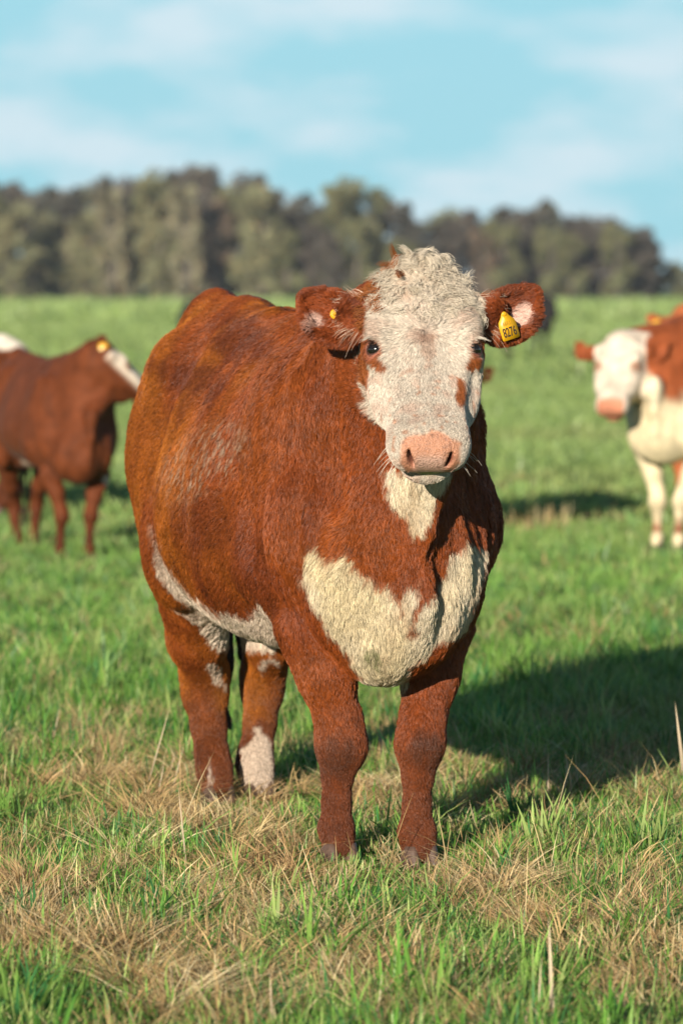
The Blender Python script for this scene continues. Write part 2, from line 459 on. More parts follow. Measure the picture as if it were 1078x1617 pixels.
    u(loft(HS, 2.6, 2.0, fr), .05)
    for q in (-1, 1):
        u(ell(H.p(.142, q*.085, -.010), (.046, .034, .028), H.M), .025)       # brow
        u(ell(H.p(.185, q*.095, -.036), (.036, .030, .032), H.M), .014)      # orbit
        u(ell(H.p(.25, q*.086, -.080), (.085, .026, .045), H.M), .035)       # cheek bone
        u(ell(H.p(.15, q*.066, -.145), (.075, .035, .060), H.M), .04)        # jaw muscle
        u(ell(H.p(.430, q*.040, -.046), (.052, .040, .044), H.M), .03)       # muzzle wings
    u(ell(H.p(.434, 0, -.046), (.047, .064, .046), H.M), .03)
    u(cone(H.p(.20, 0, -.012), H.p(.42, 0, -.026), .028, .026), .03)         # bridge of the nose
    for q in (-1, 1): u(ell(H.p(.066, q*.082, -.052), (.040, .042, .043), H.M), .03)       # horn bosses
    u(cone(H.p(.02, 0, -.045), H.p(.015, 0, -.07), .058, .07), .05)
    u(ell(H.p(.424, 0, -.124), (.046, .056, .036), H.M), .014)               # chin
    # ears
    for q in (-1, 1):
        o, a, b, c = ear_frame(H, q)
        al = R(38); E = np.stack([a*math.cos(al) + b*math.sin(al), b*math.cos(al) - a*math.sin(al), c], 1)
        u(cone(o - a * .02, o + a * .03, .034, .034), .02)
        ce = o + a * .082
        U.append(('ear', (ce, E, q), 0))
    if detail:
        for q in (-1, 1):
            s(ell(H.p(.27, q*.072, .026), (.10, .022, .020), H.M), .03)          # hollow beside the bridge
            s(ell(H.p(.30, q*.112, -.035), (.055, .016, .022), H.M), .04)
            e = H.p(.187, q*.1045, -.024)
            ed = nrm(H.M @ np.array([.10, q*.66, .74]))
            el = nrm(np.cross(ed, np.cross(H.M @ np.array([.45, -q*.85, .0]), ed)))
            E = np.stack([el, np.cross(ed, el), ed], 1)
            s(ell(e + ed * .020, (.0205, .0135, .020), E), .005)
            nd = nrm(H.M @ np.array([.80, q*.35, .15]))
            nl = nrm(np.cross(nd, np.cross(H.M @ np.array([.25, q*.50, 1.0]), nd)))
            E2 = np.stack([nl, np.cross(nd, nl), nd], 1)
            s(ell(H.p(.468, q*.037, -.036), (.024, .0062, .026), E2), .007)
            
        s(ell(H.p(.458, 0, -.0915), (.038, .050, .0036), H.M), .006)
    out = []
    for op, pr, k in U:
        if op == 'ear':
            ce, E, q = pr
            outer = ell(ce, (.078, .054, .034), E)
            inner = ell(ce + E[:, 2] * .021, (.071, .046, .035), E)
            def f(P, o_=outer, i_=inner, ce=ce, E=E):
                q_ = (P - ce) @ E; x_ = np.clip(q_[..., 0] / .078, -1, 1); g = 1 + .42 * np.maximum(x_, 0) ** 1.5 + .10 * np.maximum(-x_, 0)
                Pw = P + ((g - 1) * q_[..., 1])[..., None] * E[:, 1] + (.16 * q_[..., 1] ** 2 / .05)[..., None] * E[:, 2] * 0
                return np.maximum(o_.f(Pw), -i_.f(Pw)) * .85
            out.append(('u', Prim(f, outer.lo, outer.hi), .016))
        else: out.append((op, pr, k))
    return out, H
# ------------------------------------------------------------------ coat pattern of the near cow (metres across, metres up, seen from in front)
def fp(pts, d, sx=1.0, ox=0.0, oy=0.0):
    return [((ox + x / sx - 539) / 6880 * d, EYE - (oy + y / sx - 457) / 6880 * d) for x, y in pts]
CHEST = fp([(205,250),(240,220),(290,260),(370,240),(400,290),(440,345),(470,340),(520,370),(570,420),(592,470),(600,395),(650,350),(660,400),(645,490),(625,550),(645,560),(650,480),(720,390),(775,300),(790,240),(870,195),(900,230),(945,250),(935,320),(910,370),(890,500),(865,560),(780,590),(700,640),(640,690),(640,800),(540,860),(440,800),(390,670),(350,620),(310,580),(260,500),(230,440),(200,350)], 9.55, 2.527, 400, 780)
DEWLAP = fp([(604,745),(618,788),(640,822),(655,858),(676,822),(694,785),(708,750)], 9.42)
FACE = fp([(628,375),(617,420),(600,450),(583,490),(578,530),(566,543),(563,556),(570,600),(577,640),(592,690),(604,730),(602,775),(630,815),(690,815),(760,775),(790,640),(790,545),(778,480),(768,450),(735,400),(705,360),(640,360)], 9.33)
EYEBR = [fp(p, 9.33) for p in (
    [(572,546),(576,536),(590,535),(602,541),(607,553),(600,563),(612,580),(600,583),(588,572),(578,566)],
    [(568,560),(580,565),(582,590),(579,610),(573,600)],
    [(742,548),(752,535),(766,531),(772,540),(766,550),(762,560),(756,568),(752,578),(744,581),(735,576),(741,563)],
    [(723,596),(729,600),(733,625),(730,637),(723,638),(719,628),(722,612)],
    [(666,528),(680,530),(684,556),(676,570),(668,550)],
)]
BELLY = fp([(226,838),(236,842),(262,896),(300,935),(345,958),(395,952),(412,940),(420,925),(431,930),(440,960),(446,1060),(330,1060),(285,972),(245,915)], 10.35)
HINDW = [fp(p, 11.0) for p in ([(328,1042),(340,1040),(352,1062),(354,1090),(345,1086),(333,1066)], [(407,1058),(412,1046),(425,1032),(438,1040),(442,1052),(424,1048),(412,1072)],
        [(380,1190),(395,1178),(402,1150),(413,1165),(424,1180),(432,1240),(436,1290),(374,1290)], [(327,1205),(333,1200),(336,1225),(330,1235)])]
BROWN = np.array([.31, .086, .012]); REDBR = np.array([.25, .058, .012]); DARKBR = np.array([.10, .023, .009])
WHITE = np.array([.74, .66, .56]); CREAM = np.array([.66, .54, .34]); PINKW = np.array([.76, .62, .50])
def mixc(a, b, t): return a * (1 - t[:, None]) + b * t[:, None]
def main_coat(P, W, H):
    """P cow frame, W world -> colour, hair length, curl, kind (0 body 1 face 2 chest 3 ear 4 nose)"""
    n = len(P); hl = H.loc(P); u, v, nn = hl.T
    A2 = W[:, [0, 2]]
    jit = (fbm(P, .025, 5, 3) - .5) * .030 + (vnoise(P * np.array([1, 1, .5]), .006, 6) - .5) * .016
    nb = fbm(P, .18, 3, 3); nf = fbm(P, .035, 9, 2)
    col = mixc(np.tile(BROWN, (n, 1)), REDBR, sstep(.35, .68, nb))
    ln = np.full(n, .019); curl = np.full(n, .10); kind = np.zeros(n)
    # the front third is redder, legs darker towards the foot
    col = mixc(col, REDBR * np.array([1.0, .95, 1.0]), sstep(.05, .55, P[:, 0]) * .7)
    low = sstep(.46, .10, P[:, 2]); col = mixc(col, np.array([.125, .034, .012]), low * .85)
    gold = sstep(.5, .75, fbm(P * np.array([1, 1, .6]), .09, 13, 3)) * sstep(.2, -.3, P[:, 0]); col = mixc(col, np.array([.46, .15, .020]), gold * .5)
    col = col * (1 + .55 * (fbm(P, .022, 15, 2) - .5) + .35 * (fbm(P * np.array([1, 1, .5]), .06, 16, 2) - .5))[:, None]
    col = mixc(col, DARKBR * 1.3, .55 * sstep(.56, .72, fbm(P * np.array([1.3, 1, .35]), .11, 14, 3)) * (P[:, 2] > .4))
    ln = np.where(P[:, 2] < .45, .0065 + .009 * sstep(.2, .45, P[:, 2]), ln)
    # darker whorls of coat over the hip and flank
    for cx, cz, r, a, d in ((-.245, 1.19, .11, .55, 10.8), (-.36, 1.09, .10, .55, 10.7), (-.50, 1.12, .05, .45, 11.0), (-.17, 1.17, .05, .35, 10.5), (-.30, .76, .12, .30, 10.5), (-.11, .98, .05, .2, 10.2)):
        q = ((A2[:, 0] - cx) ** 2 + (1.6 * (A2[:, 1] - cz)) ** 2) / r ** 2 + (fbm(P, .07, 21, 2) - .5) * 1.6
        col = mixc(col, DARKBR * 1.1, min(1, a * 1.35) * sstep(1.0, .2, q))
    # dried mud on the ribs
    q = ((A2[:, 0] + .315) / .13) ** 2 + ((A2[:, 1] - .905 - .45 * (A2[:, 0] + .315)) / .09) ** 2
    col = mixc(col, np.array([.36, .26, .18]), .70 * sstep(1.2, .2, q) * sstep(.52, .70, fbm(P * np.array([1.2, 1, .55]), .009, 77, 2)))
    # dark knees
    for kx, kz, s_ in ((-.003, .245, .05), (.195, .27, .045)):
        q = ((A2[:, 0] - kx) / s_) ** 2 + ((A2[:, 1] - kz) / (s_ * 1.1)) ** 2
        col = mixc(col, np.array([.060, .028, .018]), .62 * sstep(1.4, .0, q + 2.2 * (fbm(P * np.array([1, 1, .6]), .022, 19, 3) - .5)) * (P[:, 0] > .4))
    # white chest
    t = sstep(.006, -.010, poly_sd(A2, CHEST) + jit) * (P[:, 0] > .42)
    t = np.maximum(t, sstep(.006, -.008, poly_sd(A2, DEWLAP) + jit) * ((P[:, 0] > .78) & (u > .0)))
    cre = mixc(np.tile(CREAM, (n, 1)), WHITE * np.array([.95, .90, .80]), sstep(.35, .7, nb))
    cre = mixc(cre, np.array([.45, .30, .17]), .45 * sstep(.52, .72, fbm(P * np.array([1, 1, .5]), .045, 17, 3)))
    st = ((A2[:, 0] - .068) / .025) ** 2 + ((A2[:, 1] - .495) / .030) ** 2
    cre = mixc(cre, np.array([.16, .17, .07]), .8 * sstep(1.2, .3, st) * sstep(.45, .6, vnoise(P, .008, 3)))
    col = mixc(col, cre, t); ln = ln + t * .003; curl = np.where(t > .5, .05, curl); kind = np.where(t > .5, 2, kind)
    # white under the belly and up the flank fold
    t = sstep(.010, -.014, poly_sd(A2, BELLY) + jit * 1.3) * ((P[:, 0] < .50) & (P[:, 1] < .12)) * (1 - .75 * sstep(.58, .72, P[:, 2]))
    t = np.maximum(t, sstep(.52, .48, P[:, 2] + jit) * (np.abs(P[:, 1]) < .2) * ((P[:, 0] > -.45) & (P[:, 0] < .5)))
    col = mixc(col, PINKW, t); ln = ln + t * .006; kind = np.where(t > .5, 2, kind)
    for pl in HINDW:
        t = sstep(.005, -.007, poly_sd(A2, pl) + jit * .7) * (P[:, 0] < -.4) * .8
        col = mixc(col, PINKW, t)
    # head
    ish = (u > -.07) & (u < .56) & (np.abs(v) < .175) & (nn > -.235) & (P[:, 0] > .70)
    t = sstep(.004, -.008, poly_sd(A2, FACE) + jit * .7) * ish
    tn = sstep(-.24, -.19, nn); t = t * np.where(u < .10, sstep(-.13, -.10, nn), 1)
    wf = mixc(np.tile(np.array([.64, .55, .46]), (n, 1)), np.array([.55, .37, .29]), sstep(.45, .70, fbm(P, .03, 31, 3)) * .60)
    wf = mixc(wf, np.array([.50, .36, .28]), .5 * np.exp(-((v / .022) ** 2 + ((u - .17) / .03) ** 2)))
    wf = mixc(wf, np.array([.52, .24, .14]), sstep(.74, .84, vnoise(P, .012, 41)) * .65 * sstep(.20, .32, u))
    wf = mixc(wf, CREAM * np.array([1, .97, 1.1]), sstep(.16, .0, u) * .45)
    col = mixc(col, wf, t)
    for i, pl in enumerate(EYEBR):
        q = sstep(.0065, .000, poly_sd(A2, pl) + jit * .25) * ish * (1.0 if i < 4 else .35)
        col = mixc(col, np.array([.30, .085, .022]), q)
    topk = sstep(.06, -.02, u) * ish
    red = ish * sstep(-.015, -.05, v) * sstep(.03, -.02, u)
    col = mixc(col, np.array([.52, .25, .12]), red * .6 * sstep(.4, .6, nf))
    fl = np.where(u < .18, .024 - .03 * np.clip(u, 0, .18), .016)
    fl = np.where(u > .22, .015 - (u - .22) * .06, fl)
    fl = fl * (1 - .25 * topk)
    ln = np.where(ish, np.maximum(fl, .003), ln)
    curl = np.where(ish, np.where(u < .20, .16 + .5 * sstep(.12, .02, u), .07), curl); kind = np.where(ish & (kind != 2), 1, kind)
    # nose leather
    nv = np.abs(v)
    top = sstep(.068, .058, nv + np.clip(-.045 - nn, 0, 1) * .45)
    nose = ish * top * (nn > -.0915) * np.maximum(sstep(.434, .444, u + .004 * np.sin(v * 90) - 4.5*nv*nv), sstep(.446, .458, u + .25 * np.clip(-.03 - nn, 0, 1)))
    nc = mixc(np.tile(np.array([.56, .34, .27]), (n, 1)), np.array([.47, .21, .13]), sstep(.022, .042, nv))
    nc = mixc(nc, np.array([.46, .21, .125]), sstep(-.03, -.010, nn))
    nc = nc * (1 - .45 * sstep(.62, .8, fbm(P * np.array([1, 1, 1.6]), .012, 52, 2)))[:, None]
    nc = mixc(nc, np.array([.22, .09, .06]), sstep(.72, .82, vnoise(P, .004, 51)) * .5)
    for q_ in (-1, 1):      # nostril lining
        e = H.p(.468, q_*.037, -.036); r = np.linalg.norm(P - e, axis=1)
        nc = mixc(nc, np.array([.20, .055, .035]), sstep(.020, .010, r) * .8)
    col = mixc(col, nc, nose); kind = np.where(nose > .4, 4, kind)
    lip = ish * sstep(.012, .004, np.abs(nn + .0965)) * (u > .428) * (nv < .045)
    col = mixc(col, np.array([.36, .38, .10]), lip * .75 * sstep(.3, .55, nf)); kind = np.where(lip > .5, 4, kind)
    # rims of the eyes are bare pink-dark skin
    for q_ in (-1, 1):
        e = H.p(.187, q_*.1045, -.024); r = np.linalg.norm(P - e, axis=1)
        kk = sstep(.030, .024, r); col = mixc(col, np.array([.36, .12, .075]), kk * .85); col = mixc(col, np.array([.035, .015, .012]), sstep(.0228, .0210, r) * .9); kind = np.where(r < .0265, 4, kind)
    # ears
    for q_ in (-1, 1):
        o, a, b, c = ear_frame(H, q_)
        w = P - o; ea, eb, ec = w @ a, w @ b, w @ c
        ear = (ea > .018) & (ea < .17) & (np.abs(eb) < .08) & (np.abs(ec) < .055)
        r = np.sqrt(((ea - .082) / .074) ** 2 + (eb / .061) ** 2)
        inner = ear & (ec > -.02) & (r < .72)
        ecol = mixc(np.tile(np.array([.27, .062, .018]), (n, 1)), np.array([.11, .026, .012]), sstep(.45, .6, vnoise(P, .03, 61)) * .5)
        pk = inner * sstep(.55, .2, np.sqrt(((ea - .100) / .030) ** 2 + ((eb + .012) / .034) ** 2) - .3 + (nf - .5) * .8)
        ecol = mixc(ecol, np.array([.72, .48, .40]), pk)
        col = np.where(ear[:, None], ecol, col)
        ln = np.where(ear, np.where(inner, .024, .014 + .008 * (eb < 0)), ln); curl = np.where(ear, .2, curl); kind = np.where(ear, 3, kind)
    return np.clip(col, .004, .9), ln, curl, kind

def hair_dir(P, H, kind, nrmls):
    hl = H.loc(P); u, v, nn = hl.T
    D = np.tile(np.array([-.55, 0, -.80]), (len(P), 1)).astype(float)
    lw = sstep(.62, .40, P[:, 2])[:, None]; D = D * (1 - lw) + np.array([0, 0, -1.0]) * lw
    fr = P[:, 0] > .60; D[fr] = (-.1, 0, -1)
    sw = (fbm(P, .16, 71, 2) - .5) * 3.0
    D[:, 0] += sw * .60; D[:, 2] += (fbm(P, .13, 72, 2) - .5) * 1.0
    whorl = np.array([.165, .0, 0.02])
    rad = (hl - whorl); rad[:, 2] *= .3
    rad = nrm(rad) @ H.M.T
    hd = kind == 1
    D[hd] = rad[hd] + .25 * H.u * (u[hd][:, None] > .22)
    for q_ in (-1, 1):
        o, a, b, c = ear_frame(H, q_)
        m = (kind == 3) & (np.sign(v) == q_)
        if m.any():
            w = P[m] - (o + a * .06)
            w = w - (w @ c)[:, None] * c * .6
            D[m] = nrm(w) * .9 + a * .35
    D = D - (D * nrmls).sum(1)[:, None] * nrmls
    return nrm(D)

def curves_obj(name, pts, rad, col, mat, parent):
    """pts (n,k,3), rad (n,k), col (n,k,3)"""
    n, k = pts.shape[:2]
    hc = bpy.data.hair_curves.new(name)
    hc.add_curves([k] * n)
    hc.attributes['position'].data.foreach_set('vector', pts.astype(np.float32).ravel())
    ra = hc.attributes.get('radius') or hc.attributes.new('radius', 'FLOAT', 'POINT')
    ra.data.foreach_set('value', rad.astype(np.float32).ravel())
    ca = hc.attributes.new('col', 'FLOAT_COLOR', 'POINT')
    c4 = np.concatenate([col, np.ones(col.shape[:2] + (1,))], 2).astype(np.float32)
    ca.data.foreach_set('color', c4.ravel())
    hc.materials.append(mat)
    o = bpy.data.objects.new(name, hc); COL.objects.link(o); o.parent = parent
    return o
def sample_mesh(V, Q, n, w=None):
    a = np.linalg.norm(np.cross(V[Q[:, 2]] - V[Q[:, 0]], V[Q[:, 3]] - V[Q[:, 1]]), axis=1) / 2
    if w is not None: a = a * w
    fi = rng.choice(len(Q), n, p=a / a.sum())
    s, t = rng.random(n), rng.random(n)
    B = np.stack([(1 - s) * (1 - t), s * (1 - t), s * t, (1 - s) * t], 1)
    return fi, B
def grow(V, Q, VN, C, LN, CU, KD, H, n, weight, clump=.6, per=9, rscale=1.0, lscale=1.0, k=5):
    fi, B = sample_mesh(V, Q, n, weight)
    q = Q[fi]
    it = lambda A: (A[q] * B[..., None]).sum(1) if A.ndim == 2 else (A[q] * B).sum(1)
    P, Nn, col, ln, cu = it(V), nrm(it(VN)), it(C), it(LN), it(CU)
    kd = KD[q[:, 0]]
    D = hair_dir(P, H, kd, Nn)
    ln = ln * lscale * rng.uniform(.65, 1.25, n)
    body_ = np.isin(kd, (0, 2))
    lay = np.where(kd == 3, .50, np.where(kd == 1, .24, .15)) * rng.uniform(.6, 1.4, n)
    side = np.cross(Nn, D)
    jit = rng.normal(0, .16, n)
    D = nrm(D + side * jit[:, None])
    d0 = nrm(D + Nn * (lay * 1.5)[:, None]); d1 = nrm(D + Nn * (lay * .35)[:, None])
    # clump guides
    ng = max(4, n // per); gi = rng.choice(n, ng, replace=False)
    kt = KDTree(ng)
    for i, g in enumerate(gi): kt.insert(P[g], i)
    kt.balance()
    near = np.fromiter((kt.find(p)[1] for p in P), np.int64, n); G = gi[near]
    ph = rng.random(ng) * 6.28; fr = rng.uniform(.7, 1.6, ng); hand = rng.choice([-1, 1], ng)
    ph, fr, hand = ph[near], fr[near], hand[near]
    gl = rng.uniform(.4, 2.3, ng)[near]; gj = rng.normal(0, .22, ng)[near]
    d0 = np.where(body_[:, None], nrm(D + side * gj[:, None] + Nn * (lay * gl * 1.5)[:, None]), d0)
    sG = np.cross(Nn[G], D[G])
    T = np.linspace(0, 1, k)
    own = np.zeros((n, k, 3)); gd = np.zeros((n, k, 3))
    for j, t in enumerate(T):
        a = ln * t
        own[:, j] = P + d0 * (a * (1 - t * .5))[:, None] + d1 * (a * t * .5)[:, None] - Nn * (ln * .10 * t * t)[:, None]
    for j, t in enumerate(T):
        w_ = clump * t ** .8
        amp = cu * ln * .30
        ang = ph + hand * fr * 5.0 * t
        wav = sG * (np.cos(ang) - np.cos(ph))[:, None] + Nn[G] * (np.sin(ang) - np.sin(ph))[:, None] * .7
        base = own[:, j] * (1 - w_) + (own[G, j] + (P - P[G]) * .25) * w_
        own[:, j] = base if False else base + wav * amp[:, None]
    # do not sink under the skin
    own[:, 1:] += Nn[:, None, :] * .0012
    rad = np.repeat((np.array([1.0, .95, .8, .55, .15, .1])[:k])[None], n, 0) * (.00036 + .00022 * rng.random(n))[:, None] * rscale
    sh = rng.uniform(.62, 1.30, n) * (1 + .24 * (rng.random(ng)[near] - .5))
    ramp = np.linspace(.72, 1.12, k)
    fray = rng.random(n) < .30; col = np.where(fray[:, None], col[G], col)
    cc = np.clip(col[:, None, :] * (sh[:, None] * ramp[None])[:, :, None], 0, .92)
    return own, rad, cc

def relief(P, VN, H):
    """folds of loose skin on the neck and shoulder, ribs and muscle under the coat"""
    hl = H.loc(P); head = (hl[:, 0] > -.04) & (hl[:, 2] > -.24) & (P[:, 0] > .72) & (hl[:, 0] < .55)
    m = sstep(.28, .50, P[:, 0]) * sstep(.55, .70, P[:, 2]) * sstep(1.22, 1.05, P[:, 2]) * ~head
    r = vnoise(P * np.array([1, 1, .16]), .040, 501); r2 = vnoise(P * np.array([1, 1, .22]), .024, 502)
    d = m * (.034 * (r - .5) + .012 * (r2 - .5))
    b = (fbm(P * np.array([1, .6, .7]), .13, 503, 2) - .5) * .028 * sstep(.28, .50, P[:, 2])
    d = d + np.where(head, 0, b)
    lg = sstep(.50, .35, P[:, 2]); d = d + lg * (vnoise(P * np.array([1, 1, .35]), .028, 504) - .5) * .005
    d = d + head * (hl[:, 0] < .42) * (fbm(P, .035, 505, 2) - .5) * .004
    return P + VN * d[:, None]
def topknot(H, parent, V, VN, nl=170, per=34):
    hv = H.loc(V); sel = np.where((hv[:, 0] > -.06) & (hv[:, 0] < .25) & (hv[:, 2] > -.12) & (np.abs(hv[:, 1]) < .14))[0]
    kt = KDTree(len(sel))
    for i_, g_ in enumerate(sel): kt.insert(V[g_], i_)
    kt.balance()
    k = 8; pts = []; cols = []
    for i in range(nl):
        big = i < 42
        v0 = rng.normal(-.008, .028) if big else rng.uniform(-.125, .105)
        u0 = rng.normal(-.012, .016) if big else rng.uniform(0, 1) ** 1.5 * .135 - abs(v0) * .08
        n0 = -.012 - 2.2 * v0 * v0 if u0 < .02 else .006 - 2.6 * v0 * v0
        gi_ = sel[kt.find(H.p(u0, v0, n0))[1]]; root = V[gi_] + VN[gi_] * (0 if big else .003)
        if big:
            d = nrm(H.M @ np.array([-.9, v0 * 9 + rng.normal(0, .35), .75 + rng.normal(0, .3)])); Ln = rng.uniform(.038, .080) * (1 - 4 * abs(v0)); cv = rng.uniform(.9, 3.8)
        else:
            d = nrm(H.M @ np.array([-.1 + rng.normal(0, .4), np.sign(v0) * .8 + rng.normal(0, .5), 0])) + VN[gi_] * rng.uniform(.05, .26); d = nrm(d); Ln = rng.uniform(.020, .036) * (1 - 3.0 * max(0, u0 - .03)); cv = rng.uniform(.6, 2.4)
        side = 1 if (v0 + rng.normal(0, .03)) > 0 else -1
        ax = nrm(np.cross(d, nrm(H.M @ np.array([.8, side * .7, .10])) + rng.normal(0, .25, 3)))
        p0 = root + rng.normal(0, .0045 if big else .0075, (per, 3)); dd = np.repeat(d[None], per, 0) + rng.normal(0, .10 if big else .22, (per, 3))
        Lh = Ln * rng.uniform(.7, 1.1, per); cvh = cv * rng.uniform(.85, 1.15, per)
        P_ = [p0]; p = p0.copy()
        tw = rng.normal(0, .9); kp = .12 if big else .07
        for j in range(k - 1):
            a = cvh / (k - 1); c_, s_ = np.cos(a)[:, None], np.sin(a)[:, None]
            dd = dd * c_ + np.cross(ax, dd) * s_ + ax * (dd @ ax)[:, None] * (1 - c_) + ax * tw * .05
            p = p + dd * (Lh / (k - 1))[:, None] * (1 - .12 * j / k); 
            cen = p.mean(0); p = p * (1 - kp) + cen * kp
            P_.append(p.copy())
        pts.append(np.stack(P_, 1))
        base = np.array([.70, .60, .48]) if not (big and v0 < -.018 and rng.random() < .40 or (not big and v0 < -.080)) else np.array([.36, .115, .028])
        base = base * rng.uniform(.84, 1.05)
        cols.append(np.repeat((base * rng.uniform(.8, 1.15, (per, 1)))[:, None], k, 1) * np.linspace(.75, 1.1, k)[None, :, None])
    # drop anything that would run under the skin is hidden by the skin itself
    pts = np.concatenate(pts); cols = np.clip(np.concatenate(cols), 0, .92)
    # stray wisps standing up
    rad = np.repeat(np.linspace(1, .25, k)[None], len(pts), 0) * .00055
    return curves_obj('topknot', pts, rad, cols, M_FUR, parent)
def lashes(H, parent):
    pts, cols = [], []; k = 5; t = np.linspace(0, 1, k)
    for q in (-1, 1):
        for i in range(60):
            a = rng.uniform(-.9, .9)
            r0 = H.p(.187 - .014 - .004 * math.cos(a), q * (.1045 + .004) + a * .013 * q, -.004 - .006 * abs(a))
            d = nrm(H.M @ np.array([.25, q * (.55 + .4 * a), .55])) + rng.normal(0, .1, 3); dn = nrm(H.M @ np.array([.9, q * .3, -.1]))
            Ln = rng.uniform(.014, .026)
            pts.append([r0 + d * Ln * tt + dn * Ln * .45 * tt * tt for tt in t]); cols.append(WHITE * rng.uniform(.8, 1.1))
    # whiskers
    for i in range(26):
        q = rng.choice([-1, 1]); r0 = H.p(rng.uniform(.40, .455), q * rng.uniform(.050, .082), rng.uniform(-.11, -.06))
        d = nrm(H.M @ np.array([rng.uniform(.1, .9), q * rng.uniform(.5, 1.0), rng.uniform(-.8, 0)])); Ln = rng.uniform(.02, .05)
        pts.append([r0 + d * Ln * tt + np.array((0, 0, -.3)) * Ln * tt * tt for tt in t]); cols.append(WHITE * rng.uniform(.8, 1.1))
    # long pale hairs that sweep out of the ear base over the cup
    for q in (-1, 1):
        o, a, b, c = ear_frame(H, q)
        for i in range(420):
            th = rng.uniform(-1.2, 1.2); r0 = o + a * rng.uniform(-.005, .035) + b * (math.sin(th) * .042) + c * rng.uniform(.016, .026)
            d = nrm(a * rng.uniform(.6, 1.1) + b * (rng.normal(0, .30) + .3 * math.sin(th)) + c * rng.uniform(.05, .40)); Ln = rng.uniform(.022, .052)
            dr = np.array((0, 0, -1.0)) * rng.uniform(.1, .45) - c * rng.uniform(.1, .3)
            pts.append([r0 + d * Ln * tt + dr * Ln * tt * tt for tt in t])
            cols.append((np.array([.62, .46, .36]) if rng.random() < .40 else np.array([.34, .105, .035])) * rng.uniform(.7, 1.2))
    pts = np.array(pts); n = len(pts)
    return curves_obj('eyelashes', pts, np.repeat(np.linspace(1, .3, k)[None], n, 0) * .00045, np.clip(np.repeat(np.array(cols)[:, None], k, 1), 0, .92), M_FUR, parent)
# ------------------------------------------------------------------ building a cow
def uv_ball(r, seg=24, rings=14, sx=1, sy=1, sz=1):
    V = []; F = []
    for i in range(rings + 1):
        th = math.pi * i / rings
        for j in range(seg):
            p = 2 * math.pi * j / seg
            V.append((r*sx*math.sin(th)*math.cos(p), r*sy*math.sin(th)*math.sin(p), r*sz*math.cos(th)))
    for i in range(rings):
        for j in range(seg):
            F.append((i*seg+j, (i+1)*seg+j, (i+1)*seg+(j+1) % seg, i*seg+(j+1) % seg))
    return np.array(V), np.array(F)
def hoof_mesh(foot, yaw=0.0):
    """two claws of one cloven hoof"""
    V = []; F = []
    for sgn in (-1, 1):
        prof = [(0.0, 1.0), (.35, .96), (.75, .84), (1.0, .74)]
        b = len(V); n = 16
        for (hz, sc) in prof:
            for j in range(n):
                a = 2 * math.pi * j / n
                ex = math.cos(a); ey = math.sin(a)
                x = ex * (.046 if ex > 0 else .036) * sc + .012 * (1 - hz) + hz * -.006
                y = ey * .0235 * sc * (1 - .25 * max(ex, 0)) + sgn * .0225
                V.append((foot[0] + x, foot[1] + y, foot[2] + hz * (.052 if ex > 0 else .040)))
        for r_ in range(len(prof) - 1):
            for j in range(n):
                F.append((b + r_*n + j, b + r_*n + (j+1) % n, b + (r_+1)*n + (j+1) % n, b + (r_+1)*n + j))
        c = len(V); V.append((foot[0], foot[1] + sgn*.0225, foot[2])); V.append((foot[0], foot[1] + sgn*.0225, foot[2] + .046))
        for j in range(0, n, 2):
            F.append((b + j, c, b + (j+2) % n, b + j + 1)); t = b + (len(prof)-1)*n
            F.append((t + j, t + j + 1, t + (j+2) % n, c + 1))
    return np.array(V, float), np.array(F)
def tag_shape(w, h, th):
    """yellow ear tag outline: pointed neck, wide body, slanted shoulders"""
    o = [(-.50, -1), (.50, -1), (.56, -.90), (.56, -.05), (.50, .20), (.27, .48), (.17, .68), (.10, .76), (-.10, .76), (-.17, .68), (-.27, .48), (-.50, .20), (-.56, -.05), (-.56, -.90)]
    n = len(o); V = [(x*w, y*h, z) for z in (-th/2, th/2) for x, y in o]
    V += [(0, 0, -th/2), (0, 0, th/2)]
    F3 = []
    for j in range(n):
        F3.append((j, (j+1) % n, 2*n)[::-1]); F3.append((n+j, n+(j+1) % n, 2*n+1))
    F4 = [(j, (j+1) % n, n+(j+1) % n, n+j) for j in range(n)]
    return np.array(V), [np.array(F3), np.array(F4)]
def frame_obj(o, pos, x, y, z):
    o.matrix_local = Matrix(((x[0], y[0], z[0], pos[0]), (x[1], y[1], z[1], pos[1]), (x[2], y[2], z[2], pos[2]), (0, 0, 0, 1)))
def text_obj(s, size, mat, parent, pos, extrude=.0004, name='number', sx=1.0):
    cu = bpy.data.curves.new(name, 'FONT'); cu.body = s; cu.size = size; cu.align_x = 'CENTER'; cu.align_y = 'CENTER'; cu.extrude = extrude; cu.offset = size*.012
    tmp = bpy.data.objects.new('tmp', cu); COL.objects.link(tmp)
    bpy.context.view_layer.update()
    me = bpy.data.meshes.new_from_object(tmp.evaluated_get(bpy.context.evaluated_depsgraph_get()))
    bpy.data.objects.remove(tmp); bpy.data.curves.remove(cu)
    me.materials.clear(); me.materials.append(mat)
    o = bpy.data.objects.new(name, me); COL.objects.link(o); o.parent = parent; o.location = pos; o.scale = (sx, 1, 1)
    return o
